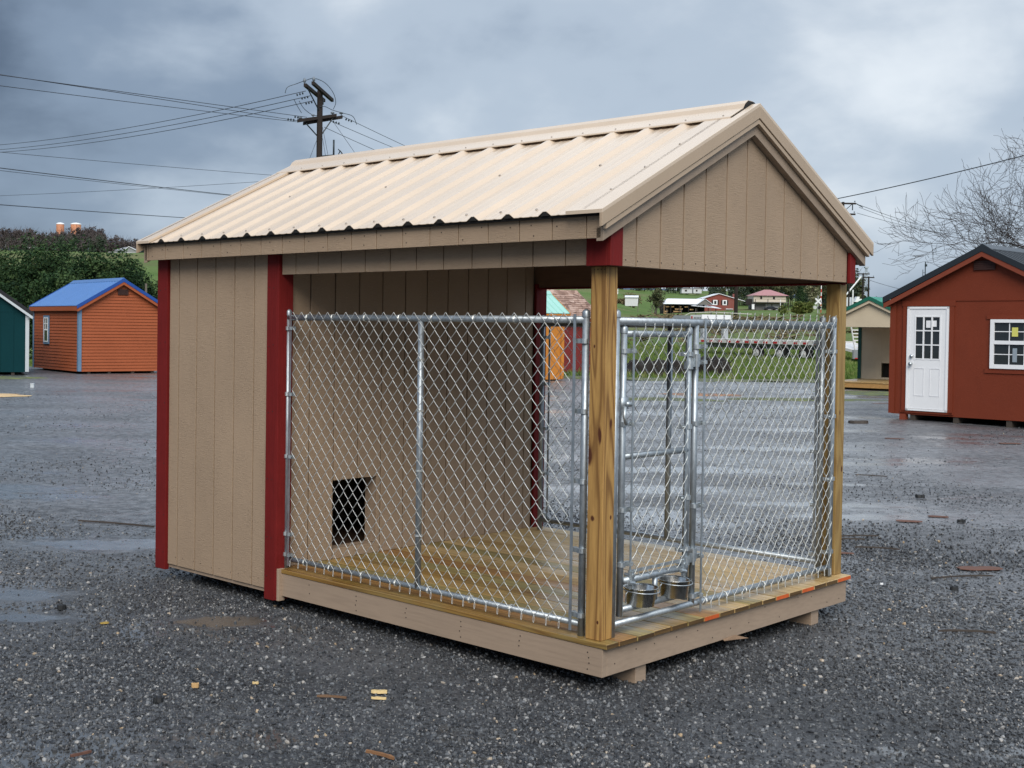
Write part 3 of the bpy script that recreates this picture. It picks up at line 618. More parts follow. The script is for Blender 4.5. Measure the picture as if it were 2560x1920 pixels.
# screws and nails
SCR = galv('screw head', (0.35, 0.30, 0.26), .5, .5); NAIL = paint('nail head', (0.02, 0.016, 0.013), .1, .6)
m = MB(); rs = random.Random(4)
def cone(m, p, r, h, nrm=None):
    m.lathe([(r, 0), (r * .8, h * .6), (r * .3, h)], p, 6)
for i in range(16):
    v = ribs[i] + 4.6
    cone(m, K(FU + 2.0, v, roofz(FU + 2) - .05), .0075, .008)
    if i in (1, 4, 8, 12): cone(m, K(20, v + 2, roofz(20) - .03), .0075, .008)
    cone(m, K(41.2, ribs[i], roofz(41.2) + 1.0), .005, .006)
for u in (3, 14, 26): cone(m, K(u, 2, roofz(u) + .74), .006, .006)
m.build('screw', SCR, ken, kind='stuff', smooth=True)
m = MB()
def nail(face, s, z, r=.0035):
    if face == 'u': m.tube([K(s[0], s[1], z), K(s[0] - .06, s[1], z)], r, 6)
    else: m.tube([K(s[0], s[1], z), K(s[0], s[1] - .06, z)], r, 6)
for k in range(12):
    for q in (.25, .72):
        nail('v', (2.6 + 8 * k + 8 * q, -.5), 78.3 + rs.uniform(-.25, .25))
for k in range(18):
    nail('u', (FU, 2.3 + 8 * k + rs.uniform(.5, 7)), 84.6 + rs.uniform(-.4, .4))
    if k % 2: nail('u', (FU, 2.3 + 8 * k + rs.uniform(.5, 7)), 82.7)
for k in range(5):
    for q in (.3, .7): nail('u', (-.5, 100.4 + 8 * k + 8 * q), 3 + rs.uniform(-.3, .3), .003)
for v in (3.2, 20, 36, 52, 68, 84):
    for z in (1.0, 2.2, 3.2, 4.2): 
        if v == 3.2 or rs.random() < .7: nail('u', (0, v + rs.uniform(-.2, .2)), z)
for u in range(4, 96, 7):
    nail('v', (u + rs.uniform(-1, 1), 0), rs.choice((1.2, 2.0, 4.4, 3.6)))
for z in (4, 14, 28, 44, 60, 74):
    for v in (97.0, 98.6, 142.8, 145.2): nail('u', (-1.25, v), z + rs.uniform(-.4, .4))
for q in range(4): nail('u', (1.0, 1.6 + q * .8), 76.3, .003)
m.build('nail', NAIL, ken, kind='stuff')

# ---- chain link -----------------------------------------------------------
PT, TT = 1.565, 3.73
_wj = random.Random(12)
def weave(m, s0, s1, ztop, zbot, P, phase, rad=.074, flip=1, topcurl=False, loops=True):
    """s0..s1 horizontal extent, knuckles at s = phase - 2*PT*k on the top row; P(s, z, n) -> point"""
    j0 = int(math.floor((phase - s1) / PT)); j1 = int(math.ceil((phase - s0) / PT))
    nrow = int((ztop - zbot) / TT + 1e-6)
    zlast = ztop - nrow * TT
    for j in range(j0, j1):
        bR, bL = phase - j * PT, phase - (j + 1) * PT
        if bL < s0 - .01 or bR > s1 + .01: continue
        even = (j % 2 == 0)
        # knuckles alternate between the two borders going down
        pts = []; z = ztop; first = bR if even else bL; other = bL if even else bR
        k = 0
        while z > zlast - 1e-3:
            s = first if k % 2 == 0 else other
            pts.append((s, z + _wj.uniform(-.05, .05))); z -= TT / 2; k += 1
        path = []
        for i, (s, z) in enumerate(pts):
            dirn = 1 if s == bR else -1
            for (ds, dzv, n) in (((-.10 * dirn), .22, .08), (0.03 * dirn, 0, 0), ((-.10 * dirn), -.22, -.08)):
                if i == 0 and dzv > 0 or i == len(pts) - 1 and dzv < 0: continue
                path.append(P(s + ds, z + dzv, n * dirn * flip))
            if i < len(pts) - 1:
                s2, z2 = pts[i + 1]; nn_ = -.11 * dirn * flip
                path.append(P((s + s2) / 2 + .13 * dirn, (z + z2) / 2 + .04, nn_))
        m.tube(path, rad * IN, 4, cap=False)
        if topcurl and even:
            m.tube([P(bR - .1, ztop, .05), P(bR + .25, ztop + .55, -.05), P(bR + .15, ztop + .85, .12), P(bR - .18, ztop + .75, .15), P(bR - .1, ztop + .3, .1), P(bR + .2, ztop - .3, .1)], rad * IN, 4, cap=False)
        if loops and even:
            lp = [P(bR + .16 * math.sin(t) * (1 if True else 0), zlast - .62 - .72 * math.cos(t), .1) for t in [math.pi * q / 5 for q in range(0, 11)]]
            m.tube(lp, rad * .9 * IN, 4, cap=False)
    return zlast
def band(m, p, dirv, r, w_=.45, ln=1.9):
    """tension band: collar round the pipe and a bolted tab pointing along dirv (horizontal unit)"""
    p = Vector(p); h = w_ * IN
    m.tube([p - Vector((0, 0, h)), p + Vector((0, 0, h))], (r + .1) * IN, 12)
    d = Vector(dirv); n = Vector((-d.y, d.x, 0)); c = p + d * (r * IN)
    M4 = Matrix(((d.x, n.x, 0, c.x), (d.y, n.y, 0, c.y), (0, 0, 1, c.z), (0, 0, 0, 1)))
    m.box(0, ln * IN, -.32 * IN, .32 * IN, -h, h, mat=M4)
    b = c + d * (ln - .45) * IN
    m.tube([b - n * .85 * IN, b + n * .75 * IN], .2 * IN, 6); m.lathe([(0, .012), (.011, .009), (.011, -.009), (0, -.012)], b - n * .8 * IN, 8)
def pipe(name, pts, r, parent, mat=GALV):
    m = MB(); m.tube(pts, r * IN, 14); return m.build(name, mat, parent, smooth=True)
def smooth_by_angle(o): pass
def post_cap(m, p, r): m.lathe([(r * 1.12 * IN, -.9 * IN), (r * 1.14 * IN, 0), (r * .9 * IN, .35 * IN), (r * .35 * IN, .6 * IN), (0.0001, .65 * IN)], p, 14)
ZT_, ZB_ = 68.2, 8.5
def part_empty(name, label=None):
    o = bpy.data.objects.new(name, None); COL.objects.link(o); o.parent = ken; o.empty_display_size = .1
    if label: o['label'] = label
    return o
# side panel at u = 2
fp = part_empty('fence_panel')
for v in (6.5, 95.2):
    m = MB(); m.tube([K(2, v, 6.42), K(2, v, 68.4)], .70 * IN, 16); post_cap(m, K(2, v, 68.3), .70); m.build('end_post', GALV, fp, smooth=True)
pipe('top_rail', [K(2, 6.6, 66.9), K(2, 95.1, 66.9)], .74, fp); pipe('bottom_rail', [K(2, 6.6, 8.7), K(2, 95.1, 8.7)], .62, fp); pipe('middle_post', [K(2, 50.5, 8.7), K(2, 50.5, 66.9)], .69, fp)
m = MB(); weave(m, 8.4, 93.6, ZT_, ZB_, lambda s, z, n: K(.95 - n * 1.1, s, z), 92.4, flip=1); m.build('wire_mesh', WIRE, fp, fix=False, smooth=True)
for v, d in ((6.5, 1), (95.2, -1)):
    m = MB(); m.box((.9) * IN, 1.05 * IN, (v + d * 1.9 - .3) * IN, (v + d * 1.9 + .3) * IN, 7.3 * IN + GZ, 67.9 * IN + GZ); m.build('tension_bar', BRACK, fp)
    for z in ((62.8, 49.4, 36, 22.8, 10.4) if d > 0 else (64.3, 48.5, 33.5, 14.8, 9.8)):
        m = MB(); band(m, K(1.7, v, z), (0, d, 0), .70); m.build('tension_band', BRACK, fp)
def ties(name, pts, parent):
    for P3, ax in pts:
        m = MB(); c = Vector(P3)
        for k_ in (-1, 1):
            q = []
            for t in range(9):
                a = math.pi * 2 * t / 8
                r_ = .82 * IN
                if ax == 'v': q.append(c + Vector((math.cos(a) * r_, k_ * .12 * IN, math.sin(a) * r_)))
                elif ax == 'u': q.append(c + Vector((k_ * .12 * IN, math.cos(a) * r_, math.sin(a) * r_)))
                else: q.append(c + Vector((math.cos(a) * r_, math.sin(a) * r_, k_ * .12 * IN)))
            q = q if k_ < 0 else q[::-1]; both = (both + q) if k_ > 0 else q
        m.tube(both, .0022, 4, cap=False); m.build(name, WIRE, parent, fix=False)
ties('wire_tie', [(K(2, v, z), 'v') for z in (66.9, 8.7) for v in (14, 24, 35, 47, 57, 68, 79, 88)] + [(K(2, 50.5, z), 'z') for z in (20, 34, 47, 58)], fp)
# front panel with gate, plane v = 2
fp = part_empty('fence_panel')
for u in (5.5, 93.5):
    m = MB(); m.tube([K(u, 2, 6.42), K(u, 2, 68.4)], .70 * IN, 16); post_cap(m, K(u, 2, 68.3), .70); m.build('end_post', GALV, fp, smooth=True)
m = MB(); m.tube([K(5.6, 2, 66.7), K(93.4, 2, 66.7)], .82 * IN, 14); m.build('top_rail', GALV, fp, smooth=True)
pipe('bottom_rail', [K(5.6, 2, 8.7), K(93.4, 2, 8.7)], .66, fp); pipe('gate_post', [K(33.2, 2, 8.8), K(33.2, 2, 66.6)], .66, fp)
m = MB(); weave(m, 35.4, 92.4, ZT_, ZB_, lambda s, z, n: K(s, .95 - n * 1.1, z), 35.9 + 2 * PT * 40, topcurl=True, flip=-1); m.build('wire_mesh', WIRE, fp, fix=False, smooth=True)
for u, d in ((33.2, 1), (93.5, -1)):
    m = MB(); m.box((u + d * 1.9 - .3) * IN, (u + d * 1.9 + .3) * IN, .9 * IN, 1.05 * IN, 7.0 * IN + GZ, 67.6 * IN + GZ); m.build('tension_bar', BRACK, fp)
    for z in ((61.8, 58.6, 46, 29, 18.5, 10.4) if d > 0 else (60.5, 45, 30, 12.5)):
        m = MB(); band(m, K(u, 1.8, z), (d, 0, 0), .70); m.build('tension_band', BRACK, fp)
ties('wire_tie', [(K(u, 2, z), 'u') for z in (66.7, 8.7) for u in (38, 46, 54, 62, 70, 78, 86)], fp)
# gate
gt = part_empty('gate', 'narrow chain link gate with feeder rail')
for u in (8.0, 30.6):
    m = MB(); m.tube([K(u, 2, 10.0), K(u, 2, 65.4)], .66 * IN, 14); post_cap(m, K(u, 2, 65.3), .66); m.build('gate_stile', GALV, gt, smooth=True)
pipe('gate_rail', [K(8, 2, 64.3), K(30.6, 2, 64.3)], .66, gt); pipe('gate_rail', [K(8, 2, 40.7), K(30.6, 2, 40.7)], .62, gt); pipe('gate_rail', [K(8, 2, 11.2), K(30.6, 2, 11.2)], .66, gt); pipe('feeder_rail', [K(8.4, 1.6, 16.8), K(30.2, 1.6, 16.8)], .72, gt)
m = MB(); m.box(9.5 * IN, 29.5 * IN, 1.0 * IN, 1.2 * IN, 18.2 * IN + GZ, 18.8 * IN + GZ); m.build('lower_tension_bar', BRACK, gt)
m = MB(); weave(m, 9.9, 29.2, 65.6, 14.9, lambda s, z, n: K(s, .95 - n * 1.1, z), 10.4 + 2 * PT * 20, topcurl=True, flip=-1, loops=False); m.build('wire_mesh', WIRE, gt, fix=False, smooth=True)
for u, d in ((8.0, 1), (30.6, -1)):
    m = MB(); m.box((u + d * 1.9 - .25) * IN, (u + d * 1.9 + .25) * IN, .9 * IN, 1.05 * IN, 15.0 * IN + GZ, 65.0 * IN + GZ); m.build('tension_bar', BRACK, gt)
    for z in ((61.0, 47.0, 30.5, 20.0) if d > 0 else (60.3, 45.5, 31, 20.5)):
        m = MB(); band(m, K(u, 1.8, z), (d, 0, 0), .66); m.build('tension_band', BRACK, gt)
for z in (58.0, 18.0):
    m = MB(); m.tube([K(30.6, 2, z - .8), K(30.6, 2, z + .8)], 1.0 * IN, 12); m.tube([K(33.2, 2, z - .8 + 1.5), K(33.2, 2, z + .8 + 1.5)], 1.0 * IN, 12); m.box(30.8 * IN, 33.0 * IN, .9 * IN, 1.3 * IN, (z - .3) * IN + GZ, (z + 1.5) * IN + GZ); m.tube([K(31.8, .8, z - .9), K(31.8, .8, z + 2.3)], .3 * IN, 8); m.build('hinge', BRACK, gt)
m = MB(); m.box(5.6 * IN, 7.8 * IN, .55 * IN, .8 * IN, 50.0 * IN + GZ, 52.2 * IN + GZ); m.tube([K(6.6, .5, 50.4), K(6.0, .2, 48.6), K(6.6, .1, 47.2), K(7.4, .3, 47.6)], .35 * IN, 8); m.tube([K(7.4, .9, 51.0), K(8.6, .6, 50.8)], .5 * IN, 8); m.build('latch', BRACK, gt, smooth=True)
for u in (10.2, 28.2):
    m = MB(); m.box((u - .35) * IN, (u + .35) * IN, .5 * IN, 1.1 * IN, 15.2 * IN + GZ, 18.6 * IN + GZ); m.tube([K(u, .2, 17.8), K(u, 2.4, 17.8)], .35 * IN, 8); m.tube([K(u - 1.2, .7, 16.6), K(u + .6, .7, 16.2)], .45 * IN, 8); m.build('feeder_clamp', BRACK, gt)
m = MB(); m.tube([K(19.4, 1.7, 11.8), K(19.4, 1.7, 16.4)], .55 * IN, 10); m.tube([K(18.4, 1.6, 13.0), K(19.3, 1.9, 11.7)], .4 * IN, 8); m.build('feeder_post', GALV, gt, smooth=True)
# back panel at u = 94.5
fp = part_empty('fence_panel')
for v in (5.2, 91.6):
    m = MB(); m.tube([K(94.4, v, 6.42), K(94.4, v, 68.4)], .70 * IN, 12); post_cap(m, K(94.4, v, 68.3), .70); m.build('end_post', GALV, fp, smooth=True)
pipe('top_rail', [K(94.4, 5.3, 66.3), K(94.4, 91.5, 66.3)], .69, fp); pipe('bottom_rail', [K(94.4, 5.3, 9.4), K(94.4, 91.5, 9.4)], .66, fp); pipe('middle_post', [K(94.4, 48.2, 9.4), K(94.4, 48.2, 66.3)], .75, fp)
m = MB(); weave(m, 7, 90, ZT_ - .5, ZB_, lambda s, z, n: K(95.4 + n * 1.1, s, z), 89.4, flip=-1, loops=False, rad=.062); m.build('wire_mesh', galv('back wire', (0.55, 0.57, 0.56), .5, .5), fp, fix=False, smooth=True)
for v, d in ((5.2, 1), (91.6, -1)):
    m = MB(); m.box(95.3 * IN, 95.5 * IN, (v + d * 1.8 - .3) * IN, (v + d * 1.8 + .3) * IN, 9 * IN + GZ, 66 * IN + GZ); m.build('tension_bar', BRACK, fp)
    for z in (62.5, 49, 36, 23, 11):
        m = MB(); band(m, K(94.6, v, z), (0, d, 0), .70); m.build('tension_band', BRACK, fp)

# bowls (they sit in the gate's feeder: things of their own)
def bowl(u, v, label):
    r = empty('dog_bowl', label, 'dog bowl', K(u, v, 11.45), 0, 'steel bowls in the gate feeder')
    m = MB(); R_ = 3.15 * IN; H = 3.5 * IN
    m.lathe([(.0001, 0), (R_ * .80, 0), (R_ * .84, .05 * IN), (R_, H), (R_ * 1.10, H + .05 * IN), (R_ * 1.11, H + .12 * IN), (R_ * 1.04, H + .12 * IN), (R_ * .97, H - .1 * IN), (R_ * .80, .15 * IN), (.0001, .12 * IN)], (0, 0, 0), 40)
    m.build('bowl', STEEL, r, smooth=True)
    m = MB(); q = [(R_ * 1.14 * math.cos(a), R_ * 1.14 * math.sin(a), H - .42 * IN + .25 * IN * math.sin(a)) for a in [2 * math.pi * t / 36 for t in range(37)]]
    m.tube(q, .11 * IN, 6, cap=False); m.tube([(-R_ * 1.13, .5 * IN, H - .4 * IN), (-R_ * 1.25, .7 * IN, H - .9 * IN), (-R_ * 1.2, .9 * IN, .8 * IN)], .13 * IN, 6); m.build('holder_ring', BRACK, r, smooth=True)
    m = MB(); m.lathe([(.0001, H * .55), (R_ * .9, H * .55)], (0, 0, 0), 32); wm = NM('bowl water'); wm.set((.03, .03, .03), .03, spec=.5); m.build('water', wm.m, r)
bowl(13.9, 1.2, 'steel dog bowl at the post end of the gate feeder'); bowl(25.6, 1.2, 'steel dog bowl at the hinge end of the gate feeder')

# ------------------------------------------------------------------ sheds of the lot
def simple(name, c, rough=.6, var=.1, **k): return paint(name, c, var, rough, **k)
GLASS = NM('dark window glass'); GLASS.set((.02, .025, .028), .06, spec=.7); GLASS = GLASS.m
WHITE = simple('white paint', (.78, .79, .80), .4, .04); SKIDM = simple('dark skid lumber', (.05, .04, .032), .9, .2)
VENT = simple('brown vent', (.06, .028, .022), .7)
def tilt_plane(m, pts, th, mi=0):
    """slab of thickness th below the given quad"""
    pts = [Vector(p) for p in pts]; n = (pts[1] - pts[0]).cross(pts[3] - pts[0]).normalized()
    if n.z < 0: n = -n
    lo = [p - n * th for p in pts]; m.add(pts + lo, [(0, 1, 2, 3), (7, 6, 5, 4), (0, 4, 5, 1), (1, 5, 6, 2), (2, 6, 7, 3), (3, 7, 4, 0)], mi)
def shed(name, label, cat, a, b, rot, w_, l_, z0, h, rise, oh, wallm, roofm, trimm, edgem, lap=None, groove=None, roofrib=.23, group=None, fasc=None, capm=None, front=True, shingle=False):
    r = empty(name, label, cat, Y(a, b), YROT + R(rot), group); c = w_ / 2; sl = rise / (c); fz = h
    wz = lambda x: fz + sl * (c - abs(x - c)) - .05
    # walls: thin shells so the shed is closed
    def gable(y0, y1, nm, lab=None):
        m = MB(); m.prism([(0, z0), (w_, z0), (w_, wz(w_)), (c, wz(c)), (0, wz(0))], 'y', y0, y1); return m.build(nm, wallm, r)
    fw_ = gable(0, .05, 'front_wall') if front else None
    gable(l_ - .05, l_, 'back_wall')
    for x0, x1 in ((.002, .05), (w_ - .05, w_ - .002)):
        m = MB(); m.box(x0, x1, .052, l_ - .052, z0, fz - .05); m.build('side_wall', wallm, r)
    if lap:
        m = MB(); n = int((fz + rise - z0) / lap)
        for i in range(n):
            za, zb = z0 + i * lap, z0 + (i + 1) * lap
            xa = 0 if zb < fz else c - (c * (fz + rise - .08 - zb) / rise)
            xb = w_ - xa
            if xb - xa < .1: continue
            if front: m.prism([(-.022, za), (-.002, zb - .004), (-.002, za)], 'x', xa + .01, xb - .01)
            if zb < fz: m.prism([(-.022, za), (-.002, zb - .004), (-.002, za)], 'y', .01, l_ - .01)
        # prism('x') uses (y,z); prism('y') uses (x,z)
        m.build('lap_siding', wallm, r, kind='stuff')
    if groove:
        k = int(w_ / groove)
        if front:
            for i in range(k):
                x0, x1 = i * groove + .006, min((i + 1) * groove, w_) - .006
                m = MB(); zz = [wz(x0), wz(x1)]
                poly = [(x0, z0), (x1, z0), (x1, wz(x1))] + ([(c, wz(c))] if x0 < c < x1 else []) + [(x0, wz(x0))]
                m.prism(poly, 'y', -.012, -.001); m.build('siding_board', wallm, r)
    # corner trims
    for (x0, x1, y0, y1) in ((-.03, .07, -.045, -.024), (w_ - .07, w_ + .03, -.045, -.024), (-.045, -.031, -.045, .07), (w_ + .031, w_ + .045, -.045, .07), (-.045, -.024, l_ - .07, l_ + .03)):
        if not front and y0 < 0 and False: continue
        m = MB(); m.box(x0, x1, y0, y1, z0 + .01, fz - .03); m.build('corner_trim', trimm, r)
    # roof slopes with ribs, rakes, fascia, ridge cap
    for s in (-1, 1):
        xe = c + s * (c + oh); ze = fz + rise - sl * (c + oh) + .06; zr = fz + rise + .06
        m = MB()
        if shingle:
            n = 14
            for i in range(n):
                t0, t1 = i / n, (i + 1) / n
                tilt_plane(m, [(xe + (c - xe) * t0, -oh, ze + (zr - ze) * t0 + .018), (xe + (c - xe) * t1, -oh, ze + (zr - ze) * t1 + .002), (xe + (c - xe) * t1, l_ + oh, ze + (zr - ze) * t1 + .002), (xe + (c - xe) * t0, l_ + oh, ze + (zr - ze) * t0 + .018)], .02)
            m.build('shingle_roof', roofm, r, kind='stuff')
        else:
            tilt_plane(m, [(xe, -oh, ze), (c, -oh, zr), (c, l_ + oh, zr), (xe, l_ + oh, ze)], .02)
            n = int((l_ + 2 * oh) / roofrib)
            for i in range(n + 1):
                y = -oh + .02 + i * roofrib
                d = Vector((c - xe, 0, zr - ze)); nrm = Vector((-d.z, 0, d.x)).normalized() * (1 if d.x > 0 else -1)
                p0 = Vector((xe, y, ze)); p1 = Vector((c, y, zr)); hh = nrm * .02
                m.add([p0 + Vector((0, -.02, 0)), p0 + hh, p0 + Vector((0, .02, 0)), p1 + Vector((0, -.02, 0)), p1 + hh, p1 + Vector((0, .02, 0))], [(0, 1, 4, 3), (1, 2, 5, 4), (0, 2, 1)])
            m.build('metal_roof', roofm, r)
        for yy in (-oh - .025, l_ + oh + .005):
            m = MB(); m.prism([(xe, ze + .02), (c, zr + .02), (c, zr - .10), (xe, ze - .10)], 'y', yy, yy + .02); m.build('rake_trim', edgem, r)
            m = MB(); m.prism([(xe + .02 * -s, ze - .105), (c, zr - .105), (c, zr - .20), (xe + .02 * -s, ze - .20)], 'y', yy + (.012 if yy < 0 else -.012), yy + (.03 if yy < 0 else .006)); m.build('rake_board', fasc or wallm, r)
        m = MB(); m.box(min(xe, xe - s * .02), max(xe, xe - s * .02), -oh + .01, l_ + oh - .01, ze - .17, ze - .025); m.build('fascia', fasc or wallm, r)
        m = MB(); m.box(min(xe - s * .021, c + s * c), max(xe - s * .021, c + s * c), -oh + .03, l_ + oh - .03, ze - .168, ze - .15); m.build('soffit', fasc or wallm, r)
    m = MB(); m.prism([(c - .16, fz + rise + .085 - .16 * sl), (c, fz + rise + .105), (c + .16, fz + rise + .085 - .16 * sl), (c + .16, fz + rise + .06 - .16 * sl), (c, fz + rise + .08), (c - .16, fz + rise + .06 - .16 * sl)], 'y', -oh, l_ + oh); m.build('ridge_cap', capm or roofm, r)
    for x in (w_ * .12, w_ * .36, w_ * .64, w_ * .88):
        m = MB(); m.box(x - .05, x + .05, .02, l_ - .05, -.03, z0 - .002); m.build('skid', SKIDM, r)
    return r
def vent(r, x0, x1, z0, z1, y=-.03, mat=VENT):
    m = MB(); m.box(x0, x1, y - .02, y, z0, z1)
    k = 5
    v = m.build('vent', mat, r)
    for i in range(k):
        q = MB(); q.box(x0 + .01, x1 - .01, y - .035, y - .021, z0 + (z1 - z0) * (i + .25) / k, z0 + (z1 - z0) * (i + .6) / k); q.build('louvre', mat, v)

ORG = siding_mat('orange cedar stain', (0.33, 0.088, 0.034)); BLUER = metal_roof('blue roof metal', (.07, .17, .39), .35); BLUET = simple('slate blue trim', (.13, .22, .33), .5); BLUEE = simple('deep blue edge metal', (.015, .07, .30), .45)
o_sh = shed('garden_shed', 'orange lap-sided shed with bright blue metal roof and slate blue corner trim', 'shed', -10.8, 41.6, 36, 3.02, 4.3, .08, 2.30, .86, .14, ORG, BLUER, BLUET, BLUEE, lap=.105, capm=BLUER)
vent(o_sh, 1.34, 1.72, 2.68, 2.87)
# side window, on the x = 0 wall
def side_window(r, y0, y1, z0, z1, trim, x=-.05):
    w1_ = MB(); t = .07
    for q in ((y0 - t, y1 + t, z1, z1 + t), (y0 - t, y1 + t, z0 - t, z0), (y0 - t, y0, z0 + .001, z1 - .001), (y1, y1 + t, z0 + .001, z1 - .001)): w1_.box(x - .01, x + .02, q[0], q[1], q[2], q[3])
    f = w1_.build('window', trim, r)
    m = MB(); zm = (z0 + z1) / 2
    for q in ((y0, y0 + .03, z0, z1), (y1 - .03, y1, z0, z1), (y0 + .031, y1 - .031, z0, z0 + .04), (y0 + .031, y1 - .031, z1 - .03, z1), (y0 + .031, y1 - .031, zm - .02, zm + .02), ((y0 + y1) / 2 - .012, (y0 + y1) / 2 + .012, zm + .021, z1 - .031)): m.box(x - .022, x - .011, *q)
    m.box(x - .02, x - .012, y0 + .031, (y0 + y1) / 2 - .013, zm + (z1 - zm) / 2 - .01, zm + (z1 - zm) / 2 + .01); m.box(x - .02, x - .012, (y0 + y1) / 2 + .013, y1 - .031, zm + (z1 - zm) / 2 - .01, zm + (z1 - zm) / 2 + .01)
    m.build('sash', WHITE, f)
    m = MB(); m.box(x - .006, x - .002, y0, y1, z0, z1); m.build('pane', GLASS, f)
side_window(o_sh, 2.75, 3.15, 1.02, 1.88, BLUET)

TEAL = siding_mat('dark teal paint', (0.004, 0.036, 0.042), 0.08); GREYT = simple('light grey trim', (.50, .54, .56), .45)
t_sh = shed('storage_shed', 'dark teal shed with pale grey trim cut off by the left edge', 'shed', -15.56, 38.9, 21, 3.7, 3.2, .1, 2.06, 1.3, .16, TEAL, simple('black roof metal', (.02, .022, .025), .4), GREYT, simple('black drip edge', (.015, .015, .018), .4), groove=.41, fasc=GREYT)
m = MB(); m.box(.03, 3.67, -.02, -.013, 2.03, 2.05); m.build('joint_flashing', TEAL, t_sh)

REDS = siding_mat('mahogany stain', (0.17, 0.033, 0.014)); BLKR = metal_roof('black roof metal', (.018, .022, .026), .35); REDF = simple('red brown fascia', (.20, .042, .018), .6)
r_sh = shed('storage_shed', 'red-brown shed with black metal roof, white half-glass door and white window', 'shed', 9.86, 25.1, -47, 3.56, 4.9, .12, 2.45, .90, .15, REDS, BLKR, REDS, BLKR, groove=None, fasc=REDF)
vent(r_sh, 1.58, 1.98, 2.96, 3.14, -.012, simple('dark red vent', (.055, .022, .018), .7))
m = MB(); m.box(.08, 3.48, -.014, -.004, 2.375, 2.39); m.build('joint_flashing', REDS, r_sh)
# door
d0, d1 = .35, 1.085
m = MB()
for q in ((d0 - .16, d1 + .16, 2.275, 2.38), (d0 - .14, d0 - .05, .16, 2.27), (d1 + .05, d1 + .14, .16, 2.27), (d0 - .16, d1 + .16, .155, .20)): m.box(q[0], q[1], -.025, -.002, q[2], q[3])
m.build('door_trim', REDS, r_sh)
m = MB()
for q in ((d0 - .045, d0, .205, 2.26), (d1, d1 + .045, .205, 2.26), (d0 - .045, d1 + .045, 2.22, 2.262), (d0 - .045, d1 + .045, .203, .24)): m.box(q[0], q[1], -.045, -.004, q[2], q[3])
m.build('door_frame', WHITE, r_sh)
m = MB(); gx0, gx1, gz0, gz1 = d0 + .12, d1 - .12, 1.23, 2.07
m.box(d0 + .004, gx0, -.03, -.006, .245, 2.216); m.box(gx1, d1 - .004, -.03, -.006, .245, 2.216); m.box(gx0 + .001, gx1 - .001, -.03, -.006, .245, gz0); m.box(gx0 + .001, gx1 - .001, -.03, -.006, gz1, 2.216)
dr = m.build('door', WHITE, r_sh)
m = MB(); m.box(gx0, gx1, -.018, -.014, gz0, gz1); m.build('pane', GLASS, dr)
m = MB()
for i in range(4): x = gx0 + (gx1 - gx0) * i / 3; m.box(x - .014, x + .014, -.036, -.031 if i in (0, 3) else -.019, gz0 - .02, gz1 + .02)
for i in range(4):
    z = gz0 + (gz1 - gz0) * i / 3
    for k in range(3): m.box(gx0 + (gx1 - gx0) * k / 3 + .0145, gx0 + (gx1 - gx0) * (k + 1) / 3 - .0145, -.036, -.019, z - .012, z + .012)
m.build('muntin', WHITE, dr)
pm_ = simple('embossed panel', (.73, .74, .76), .45, .03)
for (x0, x1) in ((d0 + .11, d0 + .31), (d1 - .31, d1 - .11)):
    m = MB()
    for q in ((x0, x1, 1.04, 1.052), (x0, x1, .50, .512), (x0, x0 + .01, .513, 1.039), (x1 - .01, x1, .513, 1.039)): m.box(q[0], q[1], -.036, -.0305, q[2], q[3])
    m.build('door_panel_moulding', pm_, dr)
for z in (1.13, 1.28):
    m = MB(); m.tube([(d0 + .06, -.03, z), (d0 + .06, -.075, z)], .032 if z > 1.2 else .02, 12); 
    if z < 1.2: m.tube([(d0 + .06, -.07, z), (d0 + .06, -.12, z)], .034, 12)
    m.build('door_knob' if z < 1.2 else 'deadbolt', BRACK, dr, smooth=True)
m = MB(); m.box(gx0 + .21, gx0 + .30, -.013 - .008, -.0185, gz1 - .22, gz1 - .08); m.build('paper_notice', WHITE, dr); m = MB(); m.box(gx1 - .15, gx1 - .08, -.021, -.0185, gz1 - .2, gz1 - .08); m.build('paper_notice', WHITE, dr)
# window
x0, x1, z0, z1 = 1.95, 2.85, 1.12, 1.99
m = MB()
for q in ((x0 - .11, x1 + .11, z1 + .035, z1 + .12), (x0 - .13, x1 + .13, z0 - .12, z0 - .035)): m.box(q[0], q[1], -.022, -.002, q[2], q[3])
m.build('window_trim', REDS, r_sh)
m = MB()
for q in ((x0 - .03, x0 + .04, z0 - .03, z1 + .03), (x1 - .04, x1 + .03, z0 - .03, z1 + .03), (x0 + .041, x1 - .041, z0 - .03, z0 + .05), (x0 + .041, x1 - .041, z1 - .03, z1 + .03), (x0 + .041, x1 - .041, z0 + .43, z0 + .50)): m.box(q[0], q[1], -.045, -.003, q[2], q[3])
wn = m.build('window', WHITE, r_sh)
m = MB(); m.box(x0, x1, -.012, -.008, z0, z1); m.build('pane', GLASS, wn)
m = MB(); xm = [x0 + .04 + (x1 - x0 - .08) * k / 3 for k in (1, 2)]
for (za, zb) in ((z0 + .05, z0 + .43), (z0 + .50, z1 - .03)):
    for x in xm: m.box(x - .008, x + .008, -.02, -.013, za, zb)
    for k in range(3): m.box([x0 + .04, xm[0] + .0085, xm[1] + .0085][k], [xm[0] - .0085, xm[1] - .0085, x1 - .04][k], -.02, -.013, (za + zb) / 2 - .008, (za + zb) / 2 + .008)
m.build('muntin', WHITE, wn)
YEL = simple('yellow sticker', (.62, .60, .15), .5); m = MB(); m.box(x0 + .36, x0 + .47, -.025, -.021, z1 - .29, z1 - .12); m.build('window_sticker', YEL, wn)
m = MB(); m.box(x0 + .38, x0 + .46, -.025, -.021, z0 + .1, z0 + .36); m.build('paper_notice', simple('grey paper', (.25, .3, .34), .5), wn)
m = MB(); m.box(.18, .3, -.03, .1, 0, .12); m.build('support_block', REDF, r_sh)

